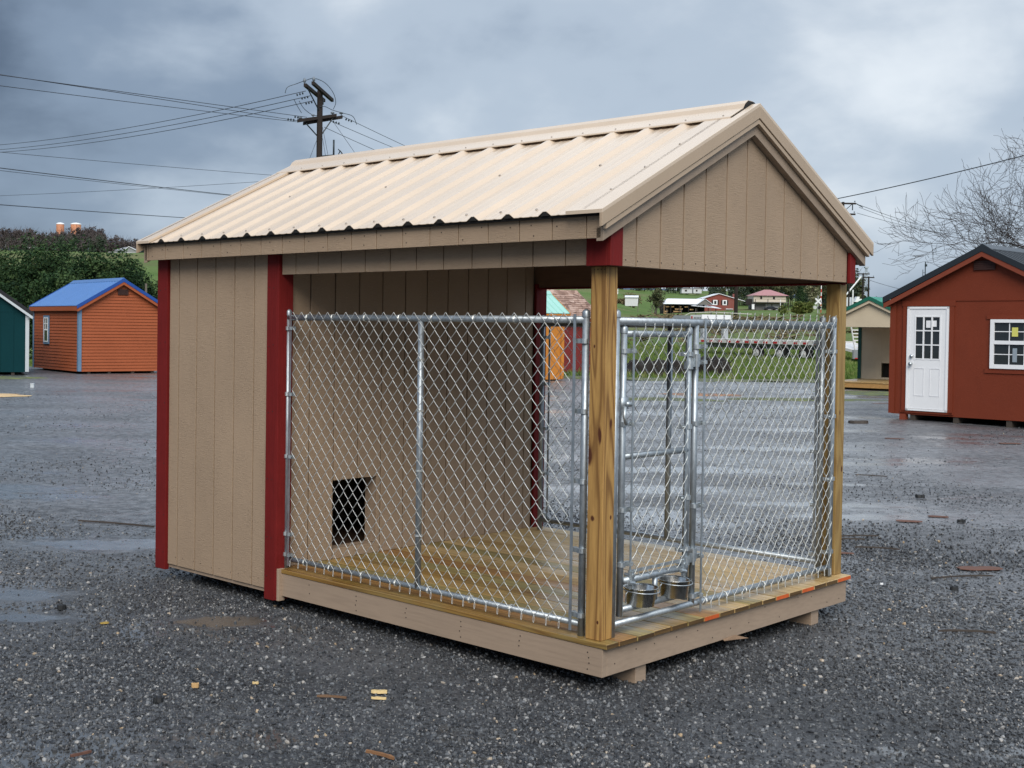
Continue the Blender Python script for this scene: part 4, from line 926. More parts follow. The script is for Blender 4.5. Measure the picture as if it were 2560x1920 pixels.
# pale kennel behind the red shed
CRM = siding_mat('pale cream paint', (0.52, 0.44, 0.32)); GRNM = metal_roof('green roof metal', (.012, .11, .07), .3); GRNT = simple('forest green trim', (.006, .062, .045), .5)
k2 = empty('small_dog_kennel', 'cream dog kennel with green roof and open porch behind the red-brown shed', 'dog kennel', Y(13.1, 38.3), YROT + R(-38))
w2_, dp, l2 = 2.44, 2.75, 4.0; c = w2_ / 2
def bx(name, q, mat, parent, bevel=0): m = MB(); m.box(*q); return m.build(name, mat, parent, bevel=bevel)
for i in range(17): bx('deck_board', (i * w2_ / 17 + .003, (i + 1) * w2_ / 17 - .003, -.02, dp, .21, .235), wood_mat('new deck board', (.50, .34, .14), (.28, .16, .06), 'y', wet=1) if i == 0 else bpy.data.materials['new deck board'], k2)
bx('skirt_board', (.01, w2_ - .01, 0, .04, .06, .205), wood_mat('new skirt board', (.46, .27, .09), (.25, .12, .04), 'x'), k2); bx('skirt_board', (.01, .05, .042, l2, .06, .205), bpy.data.materials['new skirt board'], k2)
for x in (.3, 2.1): bx('skid', (x, x + .09, .1, l2, 0, .058), SKIDM, k2)
for x in (.02, w2_ - .11): bx('post', (x, x + .09, .02, .11, .24, 1.88), bpy.data.materials['weathered pine post'], k2)
# box wall with dog door
for q in ((0.02, .72, .24, 1.9), (1.1, w2_ - .02, .24, 1.9), (.721, 1.099, .76, 1.9), (.721, 1.099, .24, .30)): bx('box_front', (q[0], q[1], dp, dp + .05, q[2], q[3]), CRM, k2)
bx('dog_door', (.72, 1.1, dp + .2, dp + .22, .24, .76), BLACK, k2)
for q in ((0, .03, dp + .001, l2, .1, 1.92), (w2_ - .03, w2_, dp + .001, l2, .1, 1.92), (.04, w2_ - .04, l2 - .04, l2, .1, 1.92)): bx('box_side', q, CRM, k2)
for q in ((-.02, .09, dp - .02, dp - .001, .24, 1.9), (-.02, -.001, dp, dp + .09, .24, 1.9), (w2_ - .09, w2_ + .02, dp - .02, dp - .001, .24, 1.9)): bx('corner_trim', q, GRNT, k2)
m = MB(); m.prism([(-.02, 1.90), (w2_ + .02, 1.90), (w2_ + .02, 2.15), (c, 2.68), (-.02, 2.15)], 'y', -.03, .02); m.build('gable_panel', CRM, k2)
bx('side_panel', (-.02, .02, .022, dp, 1.9, 2.12), CRM, k2); bx('ceiling', (.03, w2_ - .03, .03, dp, 1.92, 1.94), DARKW, k2)
for s in (-1, 1):
    xe = c + s * (c + .16); m = MB(); tilt_plane(m, [(xe, -.14, 2.12), (c, -.14, 2.80), (c, l2 + .1, 2.80), (xe, l2 + .1, 2.12)], .02)
    for i in range(18):
        y = -.12 + i * .235; m.tube([(xe, y, 2.13), (c, y, 2.81)], .014, 4)
    m.build('metal_roof', metal_roof('sea green roof metal', (.10, .34, .27), .25) if s < 0 else bpy.data.materials['sea green roof metal'], k2)
    m = MB(); m.prism([(xe, 2.14), (c, 2.825), (c, 2.71), (xe, 2.03)], 'y', -.17, -.145); m.build('rake_trim', GRNM, k2)
    m = MB(); m.prism([(xe, 2.025), (c, 2.705), (c, 2.62), (xe, 1.94)], 'y', -.14, -.12); m.build('rake_board', CRM, k2)

# orange shed seen through the run, green ribbed roof; shingled red shed behind it
AMB = siding_mat('amber stain', (0.52, 0.20, 0.035))
s3 = shed('playhouse_shed', 'narrow amber-orange shed with pale green ribbed roof seen through the kennel run', 'shed', 2.92, 41.5, -62, 1.95, 2.55, .05, 2.28, .62, .17, AMB, metal_roof('pale green roof metal', (.27, .52, .44), .25), AMB, AMB, groove=.2, fasc=AMB)
s3.location = Y(5.28, 41.3); s3.rotation_euler.z = YROT + R(-60 + 90)
SHG = NM('brown shingles'); _q = SHG.vor(SHG.map((6, 6, 9)), 1.0, out='Color'); _s = SHG.n('ShaderNodeSeparateColor'); SHG.l(_q, _s.inputs[0])
SHG.set(SHG.ramp(_s.outputs[0], [(0, (.16, .09, .065)), (.6, (.33, .21, .16)), (1, (.44, .31, .25))]), .85)
s4 = shed('storage_shed', 'dark red shed with brown shingle roof behind the amber shed', 'shed', 7.6, 48.3, 30, 2.9, 4.4, .08, 2.2, .95, .2, simple('dark red boards', (.17, .02, .018), .6), SHG.m, RED, simple('brown edge', (.25, .18, .14), .6), groove=.2, fasc=RED, shingle=True)
# both are turned so an eave faces the yard
def turn(ob, a, b, rot): ob.location = Y(a, b); ob.rotation_euler.z = YROT + R(rot)
turn(s3, 5.28, 41.3, 30 + 90); turn(s4, 7.45, 48.3, 30 + 90)

# ------------------------------------------------------------------ trees
def bark(name, c): return simple(name, c, .9, .25, grain=(20, 20, 4))
BARK = bark('grey brown bark', (.065, .05, .042)); TWIG = simple('dark twig', (.05, .042, .042), .9)
def leafmat(name, cs):
    m = NM(name); a = m.noise(m.map(), .9, 3, .6); q = m.vor(m.map(), 2.3, out='Color'); s_ = m.n('ShaderNodeSeparateColor'); m.l(q, s_.inputs[0])
    f = m.math('ADD', m.math('MULTIPLY', a, .6), m.math('MULTIPLY', s_.outputs[0], .4))
    m.b.inputs['Subsurface Weight'].default_value = 0
    return m.set(m.ramp(f, [(.25, cs[0]), (.5, cs[1]), (.75, cs[2])]), .8, spec=.15)
def crown(m, rnd, c, rad, n, leaf, clumps=26, flat=1.0, lean=0.4):
    """leaf faces in clumps spread through an uneven volume"""
    c = Vector(c); cl = []
    for i in range(clumps):
        while True:
            d = Vector((rnd.uniform(-1, 1), rnd.uniform(-1, 1), rnd.uniform(-1, 1)))
            if .25 < d.length < 1: break
        cl.append((c + Vector((d.x * rad[0], d.y * rad[1], d.z * rad[2])) * rnd.uniform(.75, 1.0), rnd.uniform(.22, .42) * min(rad)))
    vs = []; fs = []
    for i in range(n):
        cc, r_ = cl[i % len(cl)]
        d = Vector((rnd.gauss(0, 1), rnd.gauss(0, 1), rnd.gauss(0, 1))).normalized() * r_ * rnd.uniform(.55, 1.12); d.z *= flat
        p = cc + d; u = Vector((rnd.gauss(0, 1), rnd.gauss(0, 1), rnd.gauss(0, .7))).normalized(); v = u.orthogonal().normalized(); 
        v = Matrix.Rotation(rnd.uniform(0, 6.28), 3, u) @ v; s = leaf * rnd.uniform(.5, 1.3); k = len(vs)
        vs += [p - u * s, p + v * s * .45, p + u * s, p - v * s * .45]; fs.append((k, k + 1, k + 2, k + 3))
    m.add(vs, fs)
def leafy(name, label, a, b, z, h, rad, mat, n, leaf, seed, cat='tree', group=None, trunk=True, clumps=26, base=.0):
    rnd = random.Random(seed); r = empty(name, label, cat, Y(a, b, z), 0, group)
    m = MB(); crown(m, rnd, (0, 0, h - rad[2]), rad, n, leaf, clumps); m.build('crown', mat, r, fix=False)
    if trunk:
        m = MB(); m.tube([(0, 0, -.3), (.05, 0, h * .35), (0, .05, h * .75)], [max(.08, h * .025), h * .018, h * .006], 7)
        for i in range(6):
            t = rnd.uniform(.2, .6) * h; a_ = rnd.uniform(0, 6.28); m.tube([(0, 0, t), (math.cos(a_) * rad[0] * .6, math.sin(a_) * rad[1] * .6, t + h * .2)], [h * .01, h * .003], 5)
        m.build('trunk', BARK, r)
    return r
def grow(m, rnd, p, d, ln, r_, lev, maxlev, spread, up, bend=.22, kids=(2, 4), rmin=.004):
    n = 4; pts = [p]; rs_ = [r_]; q = p.copy(); dd = d.copy()
    for i in range(n):
        dd = (dd + Vector((rnd.gauss(0, bend), rnd.gauss(0, bend), rnd.gauss(0, bend) + up * .12))).normalized(); q = q + dd * ln / n; pts.append(q.copy()); rs_.append(max(rmin, r_ * (1 - .55 * (i + 1) / n)))
    m.tube(pts, rs_, 5 if lev < 2 else 3, cap=False)
    if lev >= maxlev: return
    for k in range(rnd.randint(*kids)):
        i = rnd.randint(1, n); base_ = pts[i]; ax = Vector((rnd.gauss(0, 1), rnd.gauss(0, 1), rnd.gauss(0, 1))).normalized()
        nd = (Matrix.Rotation(rnd.uniform(spread * .5, spread), 3, dd.cross(ax).normalized()) @ dd).normalized()
        grow(m, rnd, base_, nd, ln * rnd.uniform(.6, .82), rs_[i] * .62, lev + 1, maxlev, spread, up, bend, kids, rmin)
    grow(m, rnd, pts[-1], dd, ln * .8, rs_[-1], lev + 1, maxlev, spread, up, bend, kids, rmin)
def bare(name, label, a, b, z, h, seed, lev=6, spread=.9, group=None, mat=None, rmin=.006, stems=1, th=None, kids=(2, 3), tilt=0.0):
    rnd = random.Random(seed); r = empty(name, label, 'tree', Y(a, b, z), 0, group)
    m = MB(); th = th or h * .16; m.tube([(0, 0, -.4), (.03, 0, th * .5), (0, .04, th)], [h * .03, h * .023, h * .019], 9); m.build('trunk', BARK, r, smooth=True)
    m = MB()
    for s in range(stems):
        a_ = s * 6.28 / stems + rnd.uniform(0, .8); d = Vector((math.cos(a_) * (.25 + .5 * (stems > 1)), math.sin(a_) * (.25 + .5 * (stems > 1)), 1)).normalized()
        grow(m, rnd, Vector((0, .04, th - .05)), d, h * .30, h * .015, 0, lev, spread, .35, kids=kids, rmin=rmin)
    m.build('crown', mat or TWIG, r, fix=False); return r
bare('bare_tree', 'large leafless tree rising behind the red-brown shed at the right edge', 27.6, 46.0, 0, 10.8, 11, lev=6, spread=.75, stems=5, rmin=.006, th=1.8, kids=(2, 3))
EVG = leafmat('evergreen needles', [(.008, .022, .009), (.022, .052, .018), (.07, .11, .04)])
for i, (a, b, h, rx, lab, cnt) in enumerate(((-20.3, 60, 4.6, 2.6, 'dark evergreen tree behind the teal shed at the left edge', 0), (-17.2, 61, 6.1, 2.5, 'tallest dark evergreen tree above the blue roof', 0), (-14.8, 60, 5.5, 2.3, 'dark evergreen tree behind the middle of the blue roof', 0), (-13.5, 62, 4.6, 1.8, 'dark evergreen tree at the right end of the evergreen row', 0), (-18.3, 57, 4.7, 2.2, 'lower dark evergreen tree between the teal shed and the blue roof', 0), (-15.6, 57, 3.9, 2.2, 'low dark evergreen tree just behind the blue ridge', 0))):
    leafy('evergreen_tree', lab, a, b, 0, h, (rx, rx, h * .5), EVG, 26000, .085, 20 + i, group='evergreen trees behind the blue-roofed shed', clumps=60)
YSH = leafmat('yellow green leaves', [(.06, .085, .02), (.11, .14, .035), (.18, .19, .06)])
leafy('shrub', 'thin pale green shrub beside the right end of the evergreens', -12.5, 58, 0, 3.2, (1.1, 1.1, 1.3), YSH, 1500, .12, 31, cat='shrub', clumps=14)
FARB = leafmat('far bare wood', [(.055, .045, .046), (.085, .07, .068), (.13, .108, .10)])
FARG = leafmat('far evergreen wood', [(.025, .04, .03), (.045, .065, .042), (.075, .095, .058)])
OLV = leafmat('budding wood', [(.04, .05, .025), (.075, .085, .04), (.12, .12, .06)])
def wood(name, mat, pts, n, leaf, seed):
    """a far wood that reads as one mass: pts = (a, b, ground z, tree height, crown radius)"""
    rnd = random.Random(seed); m = MB(); 
    for (a, b, z, h, r_) in pts:
        p = Y(a, b, z + h - min(h * .55, r_ * 1.6)); crown(m, rnd, p, (r_, r_, min(h * .55, r_ * 1.6)), n, leaf, 10)
        m.tube([Y(a, b, z - .5), Y(a, b, z + h * .7)], [.25, .08], 4, cap=False)
        for q in range(10):
            t = rnd.uniform(.3, .7); an = rnd.uniform(0, 6.28); m.tube([Y(a, b, z + h * t), Y(a, b, z + h * min(1.06, t + .38)) + Vector((math.cos(an), math.sin(an), 0)) * r_ * .8], [.09, .03], 3, cap=False)
    o = m.build(name, mat, fix=False); o['kind'] = 'stuff'; return o
rw = random.Random(77); P1 = []; P2 = []
tops = [(-.36, .073), (-.31, .0765), (-.297, .0762), (-.285, .0735), (-.268, .0765), (-.255, .0792), (-.245, .0770), (-.235, .0705), (-.222, .0690), (-.212, .0675), (-.2, .0662), (-.17, .064)]
for i in range(170):
    t = -.36 + .19 * i / 169 + rw.uniform(-.001, .001); d = rw.uniform(655, 720); e = float(np.interp(t, [q[0] for q in tops], [q[1] for q in tops])); g = land(t * d, d); top = 1.7 + e * d * rw.uniform(.93, 1.0)
    h = max(5, top - g); P1.append((t * d, d, g, h, rw.uniform(2.5, 5)))
wood('woodland', FARB, P1, 330, .55, 5)
for i in range(80):
    t = -.335 + .118 * rw.random(); d = rw.uniform(470, 640); g = land(t * d, d); t = min(t, -.243); P2.append((t * d, d, g, rw.uniform(6, 10) * d / 640, rw.uniform(2, 4)))
wood('woodland', FARG, P2[:20], 300, .5, 6); wood('woodland', FARB, P2[20:], 300, .45, 7)
P3 = []; P4 = []
for i in range(90):
    t = .255 + .115 * rw.random(); d = rw.uniform(500, 560); g = land(t * d, d); P3.append((t * d, d, g, rw.uniform(13, 18), rw.uniform(3, 5.5)))
wood('woodland', FARG, P3[:45], 420, .6, 8); wood('woodland', OLV, P3[45:], 420, .6, 9)
for i in range(50):
    t = .10 + .16 * rw.random(); d = rw.uniform(640, 700); g = land(t * d, d); P4.append((t * d, d, g, rw.uniform(6, 10), rw.uniform(3, 5)))
wood('woodland', FARG, P4, 260, .6, 10)
P5 = []
for i in range(60):
    t = .345 + .16 * rw.random(); d = rw.uniform(600, 800); g = land(t * d, d); P5.append((t * d, d, g, rw.uniform(5, 9), rw.uniform(3, 6)))
wood('woodland', FARG, P5, 160, .8, 12)
# brush on the banks
BR = leafmat('dead brush', [(.10, .08, .045), (.15, .12, .065), (.21, .17, .10)])
P6 = []
for i in range(150):
    t = .19 + .19 * rw.random(); d = rw.uniform(95, 150); P6.append((t * d, d, land(t * d, d) - .4, rw.uniform(.5, .8), rw.uniform(.6, 1.6)))
wood('brush', BR, P6, 70, .16, 13); 
P7 = [(t * 300, 300, land(t * 300, 300), rw.uniform(1.5, 3), rw.uniform(1.2, 2.4)) for t in [.304 + .022 * rw.random() for _ in range(9)]]
wood('brush', YSH, P7, 330, .28, 14)
P8 = [(t * 330, 330, land(t * 330, 330), rw.uniform(1.5, 3.8), rw.uniform(1.5, 2.6)) for t in [.168 + .022 * rw.random() for _ in range(8)]]
wood('brush', BR, P8, 260, .3, 15)
leafy('tree', 'small round green tree left of the log barn', 60.8, 300, land(60.8, 300), 7.0, (2.0, 2.0, 2.6), OLV, 1500, .28, 41, group=None)
bare('bare_tree', 'small leafless tree between the white shed and the log barn', 50.6, 250, land(50.6, 250), 4.5, 42, lev=4, rmin=.02, mat=BARK)
bare('bare_tree', 'small leafless tree on the hill right of the round green tree', 64.5, 320, land(64.5, 320), 7, 43, lev=4, rmin=.03, mat=BARK)
WIL = leafmat('pale willow leaves', [(.13, .14, .07), (.22, .22, .13), (.32, .31, .2)])
leafy('willow_tree', 'pale budding willow tree beside the crossing signal', 108, 330, land(108, 330), 9.5, (1.9, 1.9, 4.0), WIL, 2600, .3, 44, clumps=40)
for i, (a, d, h, lab) in enumerate(((152.6, 480, 13, 'dark conifer left of the pale willow'), (156.5, 490, 12.5, 'dark conifer behind the pale willow'), (160.5, 470, 12, 'dark conifer right of the pale willow behind the crossing signal'))):
    r = empty('conifer', lab, 'tree', Y(a, d, land(a, d)), 0, 'conifers behind the willow'); m = MB(); rnd = random.Random(60 + i); vs = []; fs = []
    for q in range(1800):
        z = rnd.uniform(.06, 1) * h; rr0 = (1 - z / h) * 2.9 + .15; an = rnd.uniform(0, 6.28); rr1 = rr0 * rnd.uniform(.55, 1.05); p = Vector((math.cos(an) * rr1, math.sin(an) * rr1, z - rr1 * .25)); u = Vector((math.cos(an), math.sin(an), -.45)) * rnd.uniform(.3, .6); v = Vector((-math.sin(an), math.cos(an), 0)) * rnd.uniform(.1, .3); k = len(vs); vs += [p - u * .4, p + v, p + u, p - v]; fs.append((k, k + 1, k + 2, k + 3))
    m.add(vs, fs); m.build('crown', EVG, r, fix=False); m = MB(); m.tube([(0, 0, -.5), (0, 0, h * .9)], [.25, .05], 6); m.build('trunk', BARK, r)

# ------------------------------------------------------------------ far buildings
GW_ = simple('white roof sheet', (.70, .72, .76), .35, .04); LOGM = simple('sawn logs', (.42, .27, .13), .7, .25); DKW = simple('dark barn boards', (.02, .017, .016), .8)
def house_root(name, label, a, b, z, rot=0, cat='house'): return empty(name, label, cat, Y(a, b, z), YROT + R(rot))
ba = house_root('log_barn', 'dark open-fronted barn stacked with logs under a long white metal roof', 89.7, 430, 6.0, 0, 'barn')
bx('back_wall', (0, 14, 6, 6.3, 0, 4.5), DKW, ba); bx('side_wall', (0, .3, 0, 5.99, 0, 4.5), DKW, ba); bx('side_wall', (13.7, 14, 0, 5.99, 0, 4.5), DKW, ba); bx('floor', (.3, 13.7, 0, 5.99, -1, .15), DKW, ba)
for x in (0, 2.3, 5.2, 8.4, 11.5, 13.8): bx('post', (x, x + .22, -.3, -.05, 0, 4.55), LOGM if x == 0 else DKW, ba)
m = MB(); tilt_plane(m, [(-.9, -1.0, 4.6), (1.8, 3, 6.5), (14.1, 3, 6.5), (16.6, -1.0, 4.6)], .12); tilt_plane(m, [(-.9, 7, 4.6), (1.8, 3, 6.5), (14.1, 3, 6.5), (16.6, 7, 4.6)], .12); m.build('roof', GW_, ba)
m = MB(); m.prism([(10.9, 4.55), (16.2, 4.55), (13.9, 6.15)], 'y', -1.2, -1.02); m.build('gable', simple('grey gable boards', (.16, .15, .14), .8), ba)
for s in (-1, 1):
    m = MB(); tilt_plane(m, [(13.9 + s * 2.9, -1.5, 4.5), (13.9, -1.5, 6.55), (13.9, 2.0, 6.55), (13.9 + s * 2.9, 2.0, 4.5)], .14); m.build('gable_roof', GW_, ba)
m = MB(); tilt_plane(m, [(9.0, -2.0, 4.1), (13.5, 2, 4.6), (18.0, 2, 3.9), (19.3, -2.4, 3.2)], .12); m.build('lean_to_roof', GW_, ba)
for x in (15.0, 17.6): bx('lean_to_post', (x, x + .2, -1.2, -1.0, -1.2, 3.3), DKW, ba)
for (x, z, ln) in ((.7, 3.75, 1.3), (2.7, 3.75, 1.0), (5.6, 3.75, .6), (7.2, 3.75, 1.3), (3.9, 2.95, 2.8), (3.4, 2.1, 2.6), (9.0, 2.85, 1.4), (.4, 2.1, 1.1), (.4, 1.4, .8)):
    m = MB()
    for k in range(3): m.tube([(x + k * .05, .3, z - .14 * k), (x + ln - k * .06, .3, z - .14 * k + .05)], .09, 6)
    m.build('log_stack', LOGM, ba, kind='stuff')
BRK = NM('red brick'); _bt = BRK.n('ShaderNodeTexBrick'); BRK.l(BRK.map((1, 1, 1)), _bt.inputs['Vector']); _bt.inputs['Color1'].default_value = (.24, .05, .035, 1); _bt.inputs['Color2'].default_value = (.19, .04, .03, 1); _bt.inputs['Mortar'].default_value = (.22, .12, .1, 1); _bt.inputs['Scale'].default_value = 4
BRKM = BRK.set(_bt.outputs[0], .85)
rh = house_root('brick_house', 'red brick house with white-edged gable roof and brick chimney beside the log barn', 107.7, 450, 8.6)
m = MB(); m.prism([(.3, 0), (12.0, 0), (12.0, 4.6), (6.0, 6.2), (.3, 4.7)], 'y', 0, 8); m.build('wall', BRKM, rh)
for q in ([(-.2, -.5, 4.55), (6.0, -.5, 6.45), (6.0, 8.5, 6.45), (-.2, 8.5, 4.55)], [(15.4, -.5, 3.8), (6.0, -.5, 6.45), (6.0, 8.5, 6.45), (15.4, 8.5, 3.8)]):
    m = MB(); tilt_plane(m, q, .2); m.build('roof', GW_, rh)
bx('chimney', (12.0, 13.2, 3, 4.4, 3.5, 6.4), BRKM, rh); bx('garage_lintel', (8.6, 11.2, -.1, 0, .75, .95), WHITE, rh); bx('garage_opening', (8.8, 11.0, -.05, 0, -.8, .7), DKW, rh)
for x in (3.95, 7.35):
    f = bx('window', (x, x + 1.55, -.12, -.02, 2.2, 4.05), WHITE, rh); bx('pane', (x + .38, x + 1.17, -.16, -.125, 2.55, 3.7), GLASS, f); bx('shutter', (x - .5, x - .05, -.1, -.02, 2.3, 3.95), DKW, f); bx('shutter', (x + 1.6, x + 2.05, -.1, -.02, 2.3, 3.95), DKW, f)
wh = house_root('deck_house', 'pale cream house with pink hipped roof, raised deck and garages below', 126.3, 450, 9.2)
PINK = simple('faded red roof', (.36, .17, .17), .6); GBL = simple('grey block', (.17, .17, .17), .8)
bx('upper_wall', (0, 11.6, 0, 8, 2.6, 5.3), simple('cream boards', (.60, .54, .44), .7), wh); bx('lower_wall', (.3, 11.0, .5, 8, 0, 2.59), GBL, wh)
m = MB(); A_, B_, C_, D_ = (-.5, -.9, 5.25), (12.5, -.9, 5.25), (12.5, 9, 5.25), (-.5, 9, 5.25); R1, R2 = (4.8, 4, 7.5), (7.1, 4, 7.5); m.add([A_, B_, C_, D_, R1, R2], [(0, 1, 5, 4), (1, 2, 5), (2, 3, 4, 5), (3, 0, 4), (0, 3, 2, 1)]); m.build('roof', PINK, wh)
for x in (2.3, 6.9): f = bx('window', (x, x + .7, -.06, -.005, 3.9, 4.9), DKW, wh); 
bx('deck_floor', (-.1, 12.0, -2.2, -.01, 2.75, 2.9), GBL, wh); bx('deck_rail', (-.1, 12.0, -2.2, -2.12, 3.85, 3.95), DKW, wh)
for x in (-.1, 4.4, 8.9, 11.8): bx('deck_post', (x, x + .18, -2.2, -2.05, 0, 3.9), WHITE if x == 8.9 else DKW, wh)
bx('garage_door', (4.4, 6.4, .4, .49, .1, 2.2), simple('pale garage door', (.45, .46, .48), .6), wh); bx('garage_door', (6.9, 9.4, .4, .49, .1, 2.2), bpy.data.materials['pale garage door'], wh); bx('side_porch', (-2.6, -.2, 1, 6, 1.9, 2.1), DKW, wh); bx('side_porch_rail', (-2.6, -.25, 1, 1.1, 2.1, 4.0), DKW, wh)
tk = empty('fuel_tank_cabinet', 'small white cabinet standing at the left of the deck house', 'cabinet', Y(124.6, 446, 9.4), YROT); bx('cabinet_body', (0, .85, 0, .6, 0, 1.75), WHITE, tk); bx('cabinet_lid', (-.05, .9, -.05, .65, 1.76, 1.85), WHITE, tk)
car = empty('parked_car', 'dark car parked in front of the deck house garage', 'car', Y(127.1, 440, 9.05), YROT)
CARP = simple('dark car paint', (.02, .022, .028), .25); m = MB(); m.prism([(0, .35), (4.9, .35), (4.95, .8), (4.1, .95), (3.3, 1.38), (1.7, 1.38), (.9, .95), (.05, .8)], 'y', 0, 1.75); m.build('body', CARP, car, bevel=.05)
for x in (.95, 3.9):
    for y in (-.02, 1.57): m = MB(); m.tube([(x, y, .33), (x, y + .2, .33)], .33, 14); m.build('wheel', BLACK, car)
m = MB(); m.prism([(1.25, .97), (3.35, .97), (3.1, 1.3), (1.75, 1.3)], 'y', -.012, -.004); m.build('side_window', GLASS, car)
for x in (.02, 4.8): bx('headlight', (x, x + .12, .15, .5, .62, .76), WHITE, car)
ws = empty('utility_shed', 'little white box shed with slanted roof on the green hillside', 'shed', Y(51.5, 290, 7.1), YROT + R(-12))
bx('wall', (0, 2.95, 0, 2, 0, 2.05), simple('white boards', (.62, .63, .64), .7, .05, grain=(20, 20, 1)), ws); m = MB(); tilt_plane(m, [(-.1, -.25, 2.05), (3.05, -.25, 2.05), (3.05, 2.2, 2.5), (-.1, 2.2, 2.5)], .1); m.build('roof', GW_, ws)
wb = empty('white_building', 'white building corner high on the hill beside the wooden post', 'building', Y(69.9, 420, 13.4), YROT); bx('wall', (0, 2.3, 0, 5, 0, 2.0), WHITE, wb); bx('roof', (-.3, 2.6, -.3, 5, 2.01, 2.3), GW_, wb)
hs = []
for i, (a, d, z, l_, h_, lab) in enumerate(((142.6, 640, 21.3, 5.4, 2.2, 'left one of two pale low houses on the ridge under the header'), (148.6, 640, 21.3, 4.2, 2.3, 'right one of two pale low houses on the ridge under the header'), (-195, 600, 38.2, 2.6, 1.9, 'pale house roof at the far left edge among bare trees'), (-184, 600, 38.4, 2.6, 1.8, 'white house gable among bare trees left of the silos'), (-181, 598, 37.4, 4.0, 1.2, 'low white building above the evergreen row'))):
    r = empty('far_house', lab, 'house', Y(a, d, z - .8), YROT, 'small pale houses on the hills'); bx('wall', (0, l_, 0, 4, 0, h_), simple('far pale wall', (.55, .56, .58), .7) if i == 0 else bpy.data.materials['far pale wall'], r); m = MB(); m.prism([(-.2, h_), (l_ + .2, h_), (l_ / 2, h_ + 1.0)], 'y', -.2, 4.2); m.build('roof', simple('far grey roof', (.2, .2, .22), .6) if i == 0 else bpy.data.materials['far grey roof'], r)
    f = bx('window', (l_ * .3, l_ * .5, -.08, -.01, h_ * .4, h_ * .8), DKW, r)
fh = house_root('farmhouse', 'grey farmhouse with pale gable edge on the left hill', -151.2, 640, 36.6, 0)
GS = simple('grey shingle', (.23, .24, .25), .7); bx('wing_wall', (3.2, 8.4, 1, 8, 0, 2.0), simple('grey siding', (.24, .25, .26), .7), fh); m = MB(); m.prism([(8.2, 0), (15.2, 0), (15.2, 1.7), (10.3, 3.8), (8.2, 2.2)], 'y', 0, 7); m.build('gable_wall', bpy.data.materials['grey siding'], fh)
m = MB(); tilt_plane(m, [(2.8, -.2, 2.0), (6.4, 4, 3.7), (10.3, 4, 4.2), (7.9, -.2, 2.0)], .15); tilt_plane(m, [(7.7, -.5, 1.9), (10.2, -.5, 4.1), (10.2, 8, 4.1), (7.7, 8, 1.9)], .2); tilt_plane(m, [(15.8, -.5, 1.5), (10.2, -.5, 4.1), (10.2, 8, 4.1), (15.8, 8, 1.5)], .2); m.build('roof', GS, fh)
for q in ([(7.7, 1.9), (10.2, 4.15), (10.2, 3.85), (7.7, 1.65)], [(15.8, 1.5), (10.2, 4.15), (10.2, 3.85), (15.8, 1.25)]): m = MB(); m.prism(q, 'y', -.6, -.51); m.build('rake_board', WHITE, fh)
bx('porch_panel', (8.6, 15.0, -.12, -.01, .3, .9), WHITE, fh); bx('low_shed_roof', (-.2, 5.0, -2, 0, .9, 1.1), WHITE, fh); bx('low_shed_wall', (0, 4.8, -1.8, .9, -.2, .89), bpy.data.materials['grey siding'], fh)
sp_ = leafy('conifer', 'blue-green spruce at the right of the farmhouse', -133.8, 640, 36.8, 4.6, (1.6, 1.6, 2.1), leafmat('spruce needles', [(.02, .05, .045), (.04, .09, .08), (.06, .12, .11)]), 500, .35, 51)
for i, (a, r_, top, lab) in enumerate(((-220.3, 2.5, 64.4, 'left salmon-coloured silo with white cap, half behind branches'), (-210.3, 3.3, 64.4, 'right and wider salmon-coloured silo with white cap'))):
    s = empty('silo', lab, 'silo', Y(a, 800, 36), 0, 'silos above the left treeline'); SIL = simple('salmon silo', (.62, .27, .15), .6, .12, scale=.4) if i == 0 else bpy.data.materials['salmon silo']
    m = MB(); m.tube([(0, 0, 0), (0, 0, top - 36 - .5)], r_, 28); m.build('silo_wall', SIL, s, smooth=False)
    for k in range(6):
        m = MB(); m.tube([(0, 0, 2 + k * 4.4), (0, 0, 2.25 + k * 4.4)], r_ + .04, 28); m.build('hoop', SIL, s)
    m = MB(); m.lathe([(r_ + .1, -.5), (r_ + .1, 0), (r_ * .6, .5), (.01, .75)], (0, 0, top - 36), 28); m.build('cap', WHITE, s, smooth=True)
leafy_p = [(-221.5, 790), (-217.6, 788), (-212.5, 787), (-208.2, 789)]
for i, (a, d) in enumerate(leafy_p):
    bare('bare_tree', ['bare tree in front of the left silo, left side', 'bare tree in front of the left silo, right side', 'bare tree in front of the right silo, left side', 'bare tree in front of the right silo, right side'][i], a, d, 38, [24, 21, 20, 19][i], 90 + i, lev=4, rmin=.10, mat=BARK, group='bare trees before the silos')

# ------------------------------------------------------------------ poles and lines
PW = simple('creosoted pole', (.022, .016, .013), .85, .25, grain=(20, 20, 3)); INS = simple('grey insulator', (.16, .19, .22), .3); DKM = simple('dark line hardware', (.02, .03, .035), .5); WIREM = simple('power line', (.03, .035, .045), .6)
up = empty('utility_pole', 'tall dark utility pole with double crossarms rising behind the roof', 'utility pole', Y(-3.3, 48, 0), YROT)
m = MB(); m.tube([(0, 0, -.3), (0, 0, 10.72)], [.13, .11], 14); m.build('pole', PW, up, smooth=False)
def arm(p, q, h=.12): 
    p, q = Vector(p), Vector(q); d = (q - p).normalized(); n = d.cross(Vector((0, 0, 1))).normalized(); m = MB(); w = n * .055; z = Vector((0, 0, h / 2))
    vs = [p + w + z, p - w + z, p - w - z, p + w - z, q + w + z, q - w + z, q - w - z, q + w - z]; m.add(vs, [(0, 1, 2, 3), (7, 6, 5, 4), (0, 4, 5, 1), (1, 5, 6, 2), (2, 6, 7, 3), (3, 7, 4, 0)]); return m.build('crossarm', PW, up)
